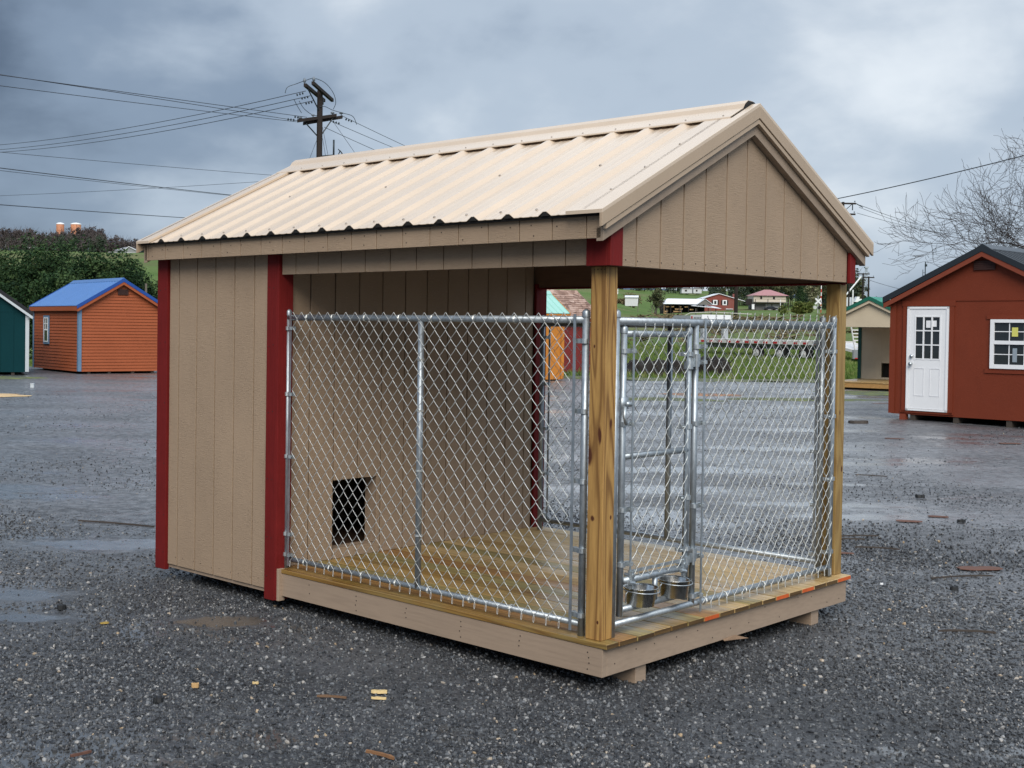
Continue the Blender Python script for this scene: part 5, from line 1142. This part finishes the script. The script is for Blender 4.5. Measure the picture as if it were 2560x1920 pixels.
arm((-.50, -1.0, 10.74), (.1, .9, 10.50)); arm((-.2, -1.1, 10.80), (.43, .8, 10.50)); arm((-.82, -.35, 9.50), (.62, .22, 9.82)); arm((-.62, -.10, 9.44), (.84, .45, 9.80))
def insul(p, r_=.05, h=.17, par=up):
    m = MB(); m.lathe([(.015, -.1), (.015, 0), (r_, .02), (r_ * 1.2, h * .5), (r_ * .8, h), (.001, h)], p, 10); m.build('insulator', INS, par, smooth=True)
insul((-.52, -.95, 10.83)); insul((-.17, -1.0, 10.88)); insul((.48, .15, 9.86), .07, .08); insul((.80, .42, 9.90), .07, .08); insul((-.72, -.3, 9.58), .07, .08); insul((-.25, -.1, 9.72), .06, .08)
for p, q in (((-.42, -.8, 10.66), (-.03, -.1, 9.95)), ((-.5, -.2, 9.42), (-.05, 0, 8.95)), ((.5, .2, 9.72), (.08, 0, 9.05)), ((.12, .1, 10.45), (.12, .05, 10.2))):
    m = MB(); m.tube([p, q], .025, 6); m.build('brace', DKM, up)
m = MB(); m.tube([(.1, 0, 8.22), (.55, 0, 8.27)], .025, 6); m.tube([(.55, 0, 8.22), (.55, 0, 8.85)], .035, 8); m.tube([(.62, 0, 8.0), (.80, 0, 8.45), (.87, 0, 8.35), (.70, 0, 7.93), (.62, 0, 8.0)], .022, 6); m.tube([(.55, 0, 8.3), (.63, 0, 8.02)], .02, 6); m.tube([(.72, 0, 8.50), (.95, 0, 8.25)], .02, 6); m.build('cutout_switch', DKM, up, smooth=True)
def jumper(pts, r_=.012):
    m = MB(); n = len(pts) - 1; pts = [Vector(p) for p in pts]; q = []
    for i in range(n):
        p0, p1, p2, p3 = pts[max(i - 1, 0)], pts[i], pts[i + 1], pts[min(i + 2, n)]
        for t in [k / 6 for k in range(6)]:
            q.append(.5 * ((2 * p1) + (-p0 + p2) * t + (2 * p0 - 5 * p1 + 4 * p2 - p3) * t * t + (-p0 + 3 * p1 - 3 * p2 + p3) * t ** 3))
    q.append(pts[-1]); m.tube(q, r_, 5); m.build('jumper_wire', DKM, up)
jumper([(-1.31, -.3, 10.55), (-1.22, -.3, 10.78), (-.9, -.2, 10.93), (-.5, -.6, 10.99), (-.17, -.8, 11.03), (.2, -.2, 10.98), (.5, 0, 10.65), (.6, .1, 10.3), (.5, .2, 10.05)])
jumper([(0, -.15, 10.08), (.2, -.1, 10.1), (.5, 0, 9.98), (.9, .3, 9.92), (1.25, .4, 9.82), (1.4, .5, 9.52)]); jumper([(-1.0, 0, 10.38), (-.85, 0, 10.1), (-.7, 0, 9.86)]); jumper([(-.8, 0, 10.32), (-.6, 0, 10.02), (-.3, 0, 9.8), (-.1, -.05, 9.76)])
for base_, d in (((-.55, 0, 10.64), (-1, .1, -.26)), ((-.36, 0, 10.5), (-1, .1, -.24)), ((-.2, 0, 10.3), (-1, .1, -.22)), ((.88, .4, 9.74), (1, .3, -.28)), ((.40, .2, 9.6), (1, .3, -.22)), ((-.85, -.35, 9.52), (-1, -.4, .04)), ((-.6, -.2, 9.62), (-1, -.4, .1))):
    d = Vector(d).normalized(); b0 = Vector(base_)
    for k in range(3): m = MB(); c_ = b0 + d * (.12 + .11 * k); m.tube([c_ - d * .03, c_, c_ + d * .03], [.02, .055, .02], 8); m.build('strain_insulator', DKM, up)
def line_(p, q, sag, r_, label, ext=0.0, grp='overhead power lines', n=16):
    p = Y(*p); q = Y(*q); pts = []
    for i in range(n + 1):
        t = i / n; x = p.lerp(q, t); x.z -= sag * 4 * t * (1 - t); pts.append(x)
    m = MB(); m.tube(pts, r_, 5); o = m.build('power_line', WIREM, smooth=True); tag(o, label, 'power line', grp); return o
line_((-13.28, 29.8, 8.09), (-4.1, 48, 9.55), -.02, .011, 'highest wire entering from the left edge, joining the lower crossarm'); line_((-13.24, 29.8, 8.03), (-3.8, 48, 9.70), 0, .011, 'second wire from the left edge, just under the highest one'); line_((-13.08, 29.8, 7.73), (-4.19, 48, 9.52), .03, .010, 'third wire descending from the left edge to the lower crossarm')
line_((-30.44, 83.1, 13.17), (-3.85, 48.0, 10.70), .45, .014, 'upper of three wires climbing from the left edge to the pole top'); line_((-30.49, 83.1, 12.85), (-3.67, 48.0, 10.52), .45, .014, 'middle of three wires climbing from the left edge to the pole top'); line_((-30.53, 83.1, 12.75), (-3.53, 48.0, 10.34), .5, .014, 'lowest of three wires climbing from the left edge to the pole top')
line_((-22.9, 55.5, 9.62), (-2.13, 82.5, 11.2), .1, .012, 'faint wire running above the left eave corner'); line_((-14.35, 34.0, 6.27), (-6.0, 70.0, 8.62), .06, .015, 'thick wire of a close pair crossing behind the roof at left'); line_((-15.07, 36.0, 6.42), (-6.27, 72.0, 8.82), .06, .009, 'thin wire of a close pair crossing behind the roof at left'); line_((-36.95, 98.0, 11.28), (0.19, 80.0, 11.68), .2, .013, 'faint wire rising to the right behind the close pair'); line_((-13.07, 32.9, 4.95), (-8.47, 63.5, 6.97), .03, .014, 'lowest wire above the silos at left')
line_((-2.44, 48.0, 9.77), (1.75, 60, 9.62), .03, .011, 'upper wire leaving the pole to the right above the ridge'); line_((-2.95, 48.0, 9.6), (1.35, 60, 9.55), .03, .011, 'middle wire leaving the pole to the right above the ridge'); line_((-3.12, 48.0, 9.33), (.3, 60, 9.45), .03, .011, 'lowest wire leaving the pole to the right above the ridge')
line_((18.71, 64.0, 7.87), (26.01, 47.0, 9.23), .18, .022, 'thick cable rising to the right edge in front of the bare tree')
for q in (((-3.4, 48.0, 8.84), (-4.07, 44.8, 5.99), 'guy wire on the left of the pole'), ((-3.19, 48.0, 9.33), (-2.42, 48.0, 5.65), 'guy wire just right of the pole'), ((-2.75, 48.0, 9.5), (-0.01, 48.0, 5.67), 'long guy wire slanting down right of the pole'), ((-3.18, 48, 8.9), (-2.6, 48.2, 5.6), 'second guy wire right of the pole')):
    line_(q[0], q[1], 0, .008, q[2], grp='guy wires of the pole')
def far_pole(a, d, z, top, arms, label, r_=.15, par=None):
    p = empty('utility_pole', label, 'utility pole', Y(a, d, z), YROT, 'distant utility poles'); m = MB(); m.tube([(0, 0, -1), (0, 0, top)], [r_, r_ * .8], 8); m.build('pole', PW, p)
    for (x0, x1, zz) in arms:
        bx('crossarm', (x0, x1, -.1, .1, zz - .11, zz + .11), PW, p)
        for x in (x0 + .15, x1 - .15): insul((x, 0, zz + .2), .08, .2, p)
    return p
fpz = far_pole(59.6, 170, land(59.6, 170), 19.4 - land(59.6, 170), ((-.9, 1.75, 19.2 - land(59.6, 170)), (-.4, 1.7, 17.75 - land(59.6, 170))), 'utility pole with two crossarms peeking past the right roof slope', .25)
m = MB(); zz = 19.2 - land(59.6, 170); m.tube([(.1, 0, zz - 1.1), (1.2, 0, zz - .1)], .05, 5); m.tube([(1.3, 0, zz - .1), (1.3, 0, zz - .9)], .07, 6); m.tube([(1.8, 0, zz), (2.7, 0, zz - .5)], .06, 6); m.build('brace', DKM, fpz)
line_((61.9, 170, 19.0), (168.7, 365, 30.6), 1.2, .035, 'upper distant wire right of the far pole'); line_((61.8, 170, 18.7), (168.8, 365, 30.4), 1.4, .03, 'middle distant wire right of the far pole'); line_((61.5, 170, 17.93), (168.9, 365, 30.1), .9, .03, 'lowest distant wire right of the far pole')
far_pole(91.98, 250, 7.5, 6.05, ((-1.22, 1.26, 5.9),), 'left and taller of two small poles above the cream kennel', .2); far_pole(93.1, 250, 7.5, 5.4, ((-.95, 1.1, 5.2),), 'right one of two small poles above the cream kennel', .2); far_pole(89.2, 250, 7.0, 6.5, (), 'plain pole just right of the kennel corner', .17)
line_((93.35, 250.0, 12.14), (110, 262, 9.9), .3, .04, 'faint wire running right from the small poles')
far_pole(53.3, 200, land(53.3, 200), 12, ((-1, 1, 11.5),), 'brown wooden pole in front of the brick house', .32)
tw = empty('lattice_tower', 'pale lattice tower beyond the two small poles', 'tower', Y(222.2, 600, 12), YROT); m = MB(); TWM = simple('galvanised tower', (.38, .42, .46), .5)
for sx in (-1, 1):
    for sy in (-1, 1): m.tube([(sx * 1.5, sy * 1.5, 0), (sx * .35, sy * .35, 20.5)], .09, 4)
for k in range(10):
    t0, t1 = k / 10, (k + 1) / 10; w0, w1 = 1.5 - 1.15 * t0, 1.5 - 1.15 * t1
    for sy in (-1, 1): m.tube([(-w0, sy * w0, 20.5 * t0), (w1, sy * w1, 20.5 * t1)], .06, 4); m.tube([(w0, sy * w0, 20.5 * t0), (-w1, sy * w1, 20.5 * t1)], .06, 4)
m.build('tower_frame', TWM, tw, kind='stuff'); bx('platform', (-.9, .9, -.9, .9, 20.5, 21.2), TWM, tw)
cvr = empty('conveyor', 'white industrial conveyor and sheds on the horizon right of the kennel post', 'conveyor', Y(141.5, 400, 10), YROT); m = MB(); m.tube([(0, 0, 3.2), (5.0, 0, 9.5)], .25, 6); m.build('conveyor_arm', WHITE, cvr); m = MB(); m.tube([(2.5, 0, 0), (2.5, 0, 5.2)], .22, 6); m.build('mast', WHITE, cvr); bx('building', (0, 3.0, 1, 4, 0, 2.9), simple('industrial white', (.6, .63, .68), .6), cvr); m = MB(); m.prism([(3.2, 1.4), (4.4, 1.4), (4.7, 3.1), (3.9, 3.1)], 'y', 0, 2); m.build('hopper', WHITE, cvr); m = MB(); m.prism([(4.4, 1.5), (6.4, 1.5), (5.8, 2.4), (4.6, 2.4)], 'y', 0, 3); m.build('low_roof', WHITE, cvr)
an = empty('roof_antenna', 'thin dark mast with small antennas above the red-brown shed roof', 'antenna', Y(33.4, 80, .3), YROT); m = MB(); m.tube([(0, 0, 0), (0, 0, 6.0)], .03, 6); m.build('mast', DKM, an); bx('panel', (-.02, .1, -.05, .05, 5.7, 5.85), DKM, an); m = MB(); m.tube([(-.15, 0, 4.6), (-.15, 0, 5.5)], .02, 5); m.tube([(-.15, 0, 5.3), (0, 0, 5.3)], .015, 5); m.tube([(-.15, 0, 5.1), (0, 0, 5.1)], .015, 5); m.build('side_antenna', DKM, an)

# railway crossing signal
cs = empty('crossing_signal', 'railway crossing signal with white crossbuck and round lamps by the far kennel post', 'crossing signal', Y(63.1, 190, 4.0), YROT)
SLV = simple('silver paint', (.45, .46, .48), .4); m = MB(); m.tube([(0, 0, -.2), (0, 0, 3.2)], .07, 8); m.build('mast', SLV, cs)
for s in (-1, 1):
    m = MB(); M4 = Matrix.Translation((0, -.1, 2.35)) @ Matrix.Rotation(s * R(45), 4, 'Y'); m.box(-.62, .62, -.02 - .03 * (s > 0), .0 - .03 * (s > 0), -.11, .11, mat=M4); m.build('crossbuck_blade', WHITE, cs)
for x in (-.5, .2):
    m = MB(); m.tube([(x, -.25, 1.4), (x, -.1, 1.4)], .28 if x < 0 else .24, 14); m.tube([(x, -.1, 1.4), (x, .1, 1.4)], .15, 10); m.build('lamp', BLACK if x > 0 else simple('pale lamp disc', (.5, .52, .5), .4), cs)
bx('lamp_bracket', (-.5, .3, -.02, .02, 1.37, 1.43), DKM, cs); bx('control_box', (.15, .6, -.1, .2, .1, .6), SLV, cs); bx('base', (-.6, .9, -.3, .3, -.1, .12), SLV, cs)
ga = empty('crossing_gate_arm', 'raised red and white striped gate arm beside the crossing signal', 'gate arm', Y(63.75, 190.5, 4.0), YROT)
for k in range(9): bx('arm_section', (-.07 , .05, -.02, .02, .6 + k * .52, .6 + k * .52 + .515), WHITE if k % 2 else simple('gate red', (.5, .03, .03), .5) if k == 0 else bpy.data.materials['gate red'], ga)

# ------------------------------------------------------------------ trailer
TRR = empty('flatbed_trailer', 'white gooseneck flatbed trailer with red reflectors standing on the grass', 'trailer', Y(19.4, 82, 0), YROT)
dv = Vector((25.4 - 19.4, 69.5 - 82)); ln = dv.length; TRR.rotation_euler.z = YROT + math.atan2(dv.y, dv.x)
ALU = simple('pale aluminium deck', (.62, .60, .58), .4); RFR = simple('red reflector', (.45, .02, .02), .4); CHS = simple('grey trailer frame', (.22, .23, .24), .5)
bx('deck', (0, 11.3, 0, 2.4, 1.05, 1.2), ALU, TRR); bx('side_rail', (0, 11.3, -.06, -.005, .95, 1.19), ALU, TRR); bx('main_beam', (.2, 11.0, .5, .7, .65, 1.04), CHS, TRR); bx('main_beam', (.2, 11.0, 1.7, 1.9, .65, 1.04), CHS, TRR)
for k in range(13): bx('reflector', (.4 + k * .84, .75 + k * .84, -.075, -.062, .98, 1.10), RFR, TRR)
for x in (5.6, 7.6, 9.6):
    for y in (.02, 2.1):
        m = MB(); m.tube([(x, y, .40), (x, y + .26, .40)], .40, 24); w0 = m.build('wheel', simple('tyre rubber', (.012, .012, .013), .8) if x == 5.6 and y < 1 else bpy.data.materials['tyre rubber'], TRR)
        m = MB(); m.tube([(x, y - .015, .40), (x, y + .05, .40)], .21, 18); m.tube([(x, y - .05, .40), (x, y, .40)], .08, 10); m.build('rim', ALU, w0)
m = MB(); m.prism([(10.9, 1.19), (13.4, .75), (13.4, .6), (10.9, 1.0)], 'y', .02, 2.38); m.build('beaver_tail', ALU, TRR)
m = MB(); m.box(13.41, 13.5, 0, 2.4, .25, .75); m.build('tail_bumper', CHS, TRR)
for k in range(6): bx('bumper_reflector', (13.51, 13.52, .1 + k * .38, .1 + k * .38 + .19, .24, .3), RFR, TRR)
for y0 in (.15, 1.55):
    M4 = Matrix.Translation((13.4, y0, .75)) @ Matrix.Rotation(R(-14), 4, 'Y'); m = MB()
    for yy in (0, .62): m.box(0, .06, yy, yy + .05, 0, 2.3, mat=M4)
    for k in range(11): m.box(.01, .05, .051, .619, .1 + k * .2, .16 + k * .2, mat=M4)
    m.build('loading_ramp', ALU, TRR)
# gooseneck
GN = simple('gooseneck grey', (.36, .38, .40), .45)
m = MB(); m.prism([(-3.3, 2.3), (-2.7, 2.72), (0, 2.68), (.3, 2.6), (.3, 2.2), (-2.9, 2.2)], 'y', .15, 2.25); m.build('gooseneck', GN, TRR); bx('neck_upright', (.02, .3, .15, .5, 1.2, 2.19), GN, TRR); bx('neck_upright', (.02, .3, 1.9, 2.25, 1.2, 2.19), GN, TRR); bx('headboard', (.302, .36, 0, 2.4, 2.2, 2.76), WHITE, TRR)
for k in range(5): bx('neck_reflector', (-2.4 + k * .45, -2.15 + k * .45, .13, .148, 2.24, 2.31), RFR, TRR)
bx('sign_board', (-.9, .30, .06, .10, 2.36, 2.74), WHITE, TRR)
bx('tail_lamp', (-.8, -.66, .04, .058, 2.5, 2.65), RFR, TRR)
for k in range(5): bx('marker_lamp', (-.5 + k * .15, -.45 + k * .15, .04, .058, 2.5, 2.6), DKM, TRR)
m = MB(); m.tube([(-2.6, 1.2, .6), (-2.6, 1.2, 2.2)], .09, 8); m.build('hitch_post', CHS, TRR); m = MB(); m.tube([(-.6, .4, 0), (-.6, .4, 2.2)], .06, 8); m.build('landing_leg', CHS, TRR)
rl = empty('guard_rail', 'long pale pipe rail crossing the bank in front of the barn', 'rail', Y(36, 160, land(36, 160)), YROT)
m = MB(); m.tube([(0, 0, .2), (.8, 0, .62), (3.6, 0, .75), (8.7, 0, .55)], .06, 6); m.build('rail_pipe', simple('pale pipe', (.45, .44, .4), .5), rl)
for x in (1.5, 3.5, 5.8): m = MB(); m.tube([(x, 0, -.5), (x, 0, .7)], .05, 5); m.build('rail_post', DKM, rl)
FPM = simple('grey fence post', (.14, .12, .10), .8)
for k in range(7):
    a = 47 + k * 2.9; o_ = MB(); o_.tube([(0, 0, -.3), (0, 0, 1.5)], .07, 5); q = o_.build('fence_post', FPM, loc=Y(a, 250, land(a, 250))); tag(q, ['leftmost', 'second', 'third', 'middle', 'fifth', 'sixth', 'rightmost'][k] + ' thin pasture fence post counted from the left on the green hillside', 'fence post', 'pasture fence posts')
m = MB(); m.tube([(0, 0, -.2), (0, 0, 3.5)], .05, 6); q = m.build('wooden_stake', FPM, loc=Y(-11.55, 56, 0)); tag(q, 'lone dark stake standing behind the blue roof end', 'stake')
ds = empty('satellite_dish', 'white rounded tank end peeking out beside the near wooden post', 'dish', Y(10.0, 60, 2.4), YROT); m = MB(); m.lathe([(.01, 0), (.17, .08), (.2, .3), (.2, .8), (.17, 1.05), (.01, 1.13)], (.0, 0, 0), 16); m.build('dish_shell', WHITE, ds, smooth=True); m = MB(); m.tube([(0, 0, -2.45), (0, 0, .02)], .05, 8); m.build('stand', DKM, ds); m = MB(); m.tube([(.12, -.1, 1.0), (.28, -.1, .55)], .02, 5); m.build('bracket', DKM, ds)  # white round thing taken for a satellite dish, shaped as a capsule

# dark heap on the grass
HP = simple('dark wet soil', (.018, .014, .011), .9, .4, scale=6, grain=(9, 9, 9), bump=.6)
def heap(a0, a1, b, h, label, seed, spikes=0):
    rnd = random.Random(seed); r = empty('soil_heap', label, 'soil heap', Y((a0 + a1) / 2, b, 0), YROT); m = MB(); n = 26; k = 10; vs = []; fs = []; L_ = a1 - a0
    for i in range(n + 1):
        x = -L_ / 2 + L_ * i / n; e = max(0, 1 - abs(2 * i / n - 1) ** 5) ** .5
        for j in range(k + 1):
            t = math.pi * j / k; rr0 = (1 + .22 * math.sin(i * 1.1 + j * .7) + rnd.uniform(-.13, .13)); vs.append((x + rnd.uniform(-.03, .03), -math.cos(t) * .75 * e * rr0, math.sin(t) * h * e * rr0 - .02))
    for i in range(n):
        for j in range(k): q = i * (k + 1) + j; fs.append((q, q + 1, q + k + 2, q + k + 1))
    m.add(vs, fs); m.build('heap', HP, r, smooth=True)
    for i in range(spikes):
        x = rnd.uniform(-L_ * .3, L_ * .45); m = MB(); m.tube([(x, rnd.uniform(-.3, .1), h * .5), (x + rnd.uniform(-.4, .4), rnd.uniform(-.5, .2), h * rnd.uniform(1.0, 1.55))], [.03, .012], 5); m.build('root', HP, r)
heap(8.45, 10.95, 47.7, .55, 'long low heap of dark soil seen through the gate', 3); heap(11.2, 12.75, 48.4, .62, 'shorter heap of dark soil with roots sticking out', 4, 9)
# thin growth and sawdust on the gravel
def ragged(name, a0, a1, b0, b1, mat, seed, z=.012, n=26, label=None, cat=None):
    rnd = random.Random(seed); m = MB(); vs = []; cx_, cy_ = (a0 + a1) / 2, (b0 + b1) / 2
    vs.append(Y(cx_, cy_, z + .012)); 
    for ring, zz in ((.6, z + .01), (1.0, z - .012)):
        rnd2 = random.Random(seed + 1)
        for i in range(n):
            t = 2 * math.pi * i / n; q = rnd2.uniform(.72, 1.12); vs.append(Y(cx_ + math.cos(t) * (a1 - a0) / 2 * ring * q, cy_ + math.sin(t) * (b1 - b0) / 2 * ring * q, zz))
    fs = [(0, 1 + i, 1 + (i + 1) % n) for i in range(n)] + [(1 + i, 1 + n + i, 1 + n + (i + 1) % n, 1 + (i + 1) % n) for i in range(n)]
    m.add(vs, fs); o = m.build(name, mat, smooth=True)
    o['kind'] = 'stuff'; return o
SAW = NM('sawdust'); SAW.bump(SAW.noise(SAW.map(), 40, 4, .7), .5, .01); SAW.set(SAW.ramp(SAW.noise(SAW.map(), 3, 4, .6), [(.35, (.42, .27, .13)), (.65, (.62, .45, .24))]), .9)
SAWO = NM('orange wood dust'); _f = SAWO.ramp(SAWO.noise(SAWO.map((1, 1, 1)), 4, 5, .7), [(.42, (.10, .09, .085)), (.6, (.42, .20, .09))]); SAWO.set(_f, .9)
MOSS = NM('sparse moss and grass'); _f = MOSS.ramp(MOSS.noise(MOSS.map(), 3.2, 6, .75), [(.40, (.07, .075, .075)), (.52, (.10, .12, .035)), (.68, (.19, .20, .055))]); MOSS.bump(MOSS.noise(MOSS.map(), 25, 4, .7), .6, .02); MOSS.set(_f, .9)
ragged('sawdust', -10.6, -8.75, 28.2, 29.9, SAW.m, 1); ragged('sawdust', 6.9, 9.4, 32.9, 34.3, SAWO.m, 2)
ragged('moss_patch', 5.0, 8.2, 30.4, 31.9, MOSS.m, 3); ragged('moss_patch', 8.0, 12.6, 31.0, 32.6, MOSS.m, 4); ragged('moss_patch', 11.6, 15.5, 34.2, 37.0, MOSS.m, 5, z=.016)
ragged('moss_patch', 7.0, 13.0, 42.0, 45.4, MOSS.m, 6); ragged('moss_patch', 12.0, 18.0, 42.0, 45.6, MOSS.m, 7, z=.018); ragged('moss_patch', -15, -10.5, 37.0, 39.2, MOSS.m, 8); ragged('moss_patch', 5.4, 8.5, 42.2, 46, MOSS.m, 9, z=.02)
# grass blades near the lot
GB = NM('grass blade'); _f = GB.ramp(GB.rnd(), [(0, (.07, .12, .025)), (.6, (.13, .20, .045)), (1, (.24, .24, .10))]); GBM = GB.set(_f, .8, spec=.15)
def tuft(seed):
    rnd = random.Random(seed); m = MB()
    for i in range(16):
        x, y = rnd.gauss(0, .07), rnd.gauss(0, .07); h = rnd.uniform(.08, .2); a = rnd.uniform(0, 6.28); dx, dy = math.cos(a) * .012, math.sin(a) * .012; lx, ly = rnd.gauss(0, .05), rnd.gauss(0, .05)
        m.add([(x - dx, y - dy, 0), (x + dx, y + dy, 0), (x + lx, y + ly, h)], [(0, 1, 2)])
    me = m.mesh('grass_tuft_source', GBM, fix=False); ob = bpy.data.objects.new('grass_tuft_source', me); lib.objects.link(ob); return ob
tf = [tuft(i) for i in range(4)]
scatter('grass', patch_mesh('grass', 5, 34, 44.5, 95, 30, 40, zf=lambda a, b: land(a, b) - .03, densf=lambda a, b: 1.0 if b > edge(a) else .05), tf, 14, .6, 1.8, GBM, 8, tilt=False, dens_attr=True)
scatter('grass', patch_mesh('grass', -22, -6, 49, 58, 20, 12, zf=lambda a, b: land(a, b) - .03), tf, 8, .6, 1.6, GBM, 9, tilt=False)

# ------------------------------------------------------------------ litter on the gravel
CHIP = simple('fresh wood chip', (.62, .46, .22), .7, .1); STK = simple('wet stick', (.045, .035, .028), .7); RST = simple('rust brown bark', (.11, .05, .033), .8, .2); BLK = simple('black lump', (.012, .013, .014), .6)
def litter(name, label, cat, mat, a, b, dims, rz, group=None, bend=0.0, z=.008, seed=0, rough=True):
    rnd = random.Random(seed or int(a * 971 + b * 13)); m = MB(); L_, W_, H_ = dims; n = 6; vs = []; fs = []
    for i in range(n + 1):
        x = -L_ / 2 + L_ * i / n; wv = W_ / 2 * (rnd.uniform(.7, 1.1) if rough else 1) * (1 if 0 < i < n else .55); yb = bend * math.sin(math.pi * i / n)
        vs += [(x, yb - wv, 0), (x, yb + wv, 0), (x, yb + wv * .8, H_ * rnd.uniform(.8, 1.1)), (x, yb - wv * .8, H_ * rnd.uniform(.8, 1.1))]
    for i in range(n):
        for j in range(4): q = i * 4; fs.append((q + j, q + (j + 1) % 4, q + 4 + (j + 1) % 4, q + 4 + j))
    fs += [(0, 1, 2, 3), (n * 4 + 3, n * 4 + 2, n * 4 + 1, n * 4)]
    m.add(vs, fs); o = m.build(name, mat, loc=Y(a, b, z), rotz=YROT + R(rz)); tag(o, label, cat, group); return o
litter('wood_chip', 'larger pale yellow wood chip, upper of the pair in the foreground gravel', 'wood chip', CHIP, -.09, 5.87, (.075, .035, .012), -4)
litter('wood_chip', 'narrower pale yellow wood chip just below the larger one', 'wood chip', CHIP, -.09, 5.77, (.07, .018, .010), -6)
litter('wood_chip', 'small curled tan chip in the foreground left of the yellow pair', 'wood chip', simple('tan chip', (.45, .28, .12), .7), -.97, 5.92, (.035, .03, .02), 20)
litter('wood_chip', 'small cream chip right of the curled tan chip', 'wood chip', CHIP, -.69, 5.99, (.03, .016, .01), 0)
litter('twig', 'thin brown twig left of the yellow chips', 'twig', simple('brown twig', (.15, .085, .045), .7), -.31, 5.78, (.14, .012, .01), -8, bend=.01)
litter('twig', 'short orange-brown twig at the bottom centre of the gravel', 'twig', simple('orange twig', (.2, .10, .045), .7), -.07, 5.0, (.14, .014, .012), -35, bend=.01)
litter('twig', 'short rusty twig at the bottom left of the gravel', 'twig', RST, -1.27, 4.97, (.09, .014, .01), 40)
litter('dry_leaf', 'small orange leaf at the left edge of the gravel', 'leaf', simple('orange leaf', (.35, .12, .03), .7), -2.56, 7.16, (.04, .03, .006), 10)
litter('dry_leaf', 'mustard leaf left of the muddy puddle', 'leaf', simple('mustard leaf', (.33, .22, .04), .7), -1.70, 7.16, (.05, .035, .006), 30)
litter('stone', 'dark round stone beside the left puddles', 'stone', BLK, -2.04, 7.5, (.05, .045, .028), 0); litter('stone', 'dark stone in the lower left gravel', 'stone', BLK, -1.1, 5.69, (.045, .04, .022), 0)
for i, (a, b, L_, rz, lab) in enumerate(((5.68, 15.04, .42, -20, 'dark stick on wet gravel below the red-brown shed'), (3.89, 10.56, .42, 8, 'upper of two short dark sticks beside the far wooden post'), (3.74, 10.39, .34, 4, 'lower of two short dark sticks beside the far wooden post'), (3.83, 9.98, .4, -14, 'pale edged stick right of the deck corner'), (4.0, 8.84, .6, 14, 'thin forked dark stick in the right foreground'), (3.3, 7.21, .38, -5, 'dark stick low in the right foreground'), (-2.45, 10.7, .9, -20, 'dark drifted line of bark beside the left puddle'))):
    litter('stick', lab, 'stick', STK, a, b, (L_ * .85, .014, .012), rz, bend=.03)
for i, (a, b, L_, lab) in enumerate(((4.69, 11.47, .38, 'rust-brown bark slab beside the bright puddle on the right'), (4.29, 9.2, .55, 'long rust-brown bark slab in the right foreground'), (8.08, 20.41, .5, 'rust-brown bark piece between the kennel and the red-brown shed'), (9.67, 19.8, .6, 'rust-brown bark piece at the right edge below the shed'), (3.5, 9.76, .2, 'small rusty splinter at the deck corner'), (11.72, 30.43, .8, 'dark brown board scrap left of the red-brown shed'), (5.09, 11.78, .3, 'muddy brown bark strip right of the bright puddle'))):
    litter('bark_piece', lab, 'bark', RST, a, b, (L_ * .6, L_ * .28, .006), 5 if i % 2 else -15)
litter('stone', 'black cube-like lump on the right gravel', 'stone', BLK, 5.16, 11.44, (.07, .06, .03), 0); litter('stone', 'black stone in the middle of the right gravel', 'stone', BLK, 5.47, 13.11, (.09, .07, .035), 0); litter('stone', 'muddy clod left of the red-brown shed', 'stone', STK, 8.71, 23.77, (.35, .25, .05), 0)
litter('stone', 'small white pebble in the right foreground', 'stone', WHITE, 3.32, 8.56, (.02, .018, .012), 0); litter('stone', 'small black stone beside the white pebble', 'stone', BLK, 3.75, 8.4, (.05, .04, .03), 0)
sl = MB(); sl.add([(0, 0, 0), (.12, .005, -.006), (.22, -.03, -.025), (.11, -.012, -.018), (0, -.01, -.008), (.12, -.004, .004)], [(0, 1, 5), (1, 2, 5), (0, 5, 4), (4, 5, 3), (3, 5, 2), (0, 4, 3, 1), (1, 3, 2)])
sl.build('splinter', simple('torn pine', (.22, .14, .085), .7), ken, loc=K(42, -.3, .3))
sg = empty('lamp_marker', 'small grey marker cube on the gravel in front of the orange shed', 'marker', Y(-9.69, 32.66, 0), YROT); bx('body', (-.045, .045, -.045, .045, 0, .10), GREYT, sg); bx('cap', (-.05, .05, -.05, .05, .101, .115), GREYT, sg)
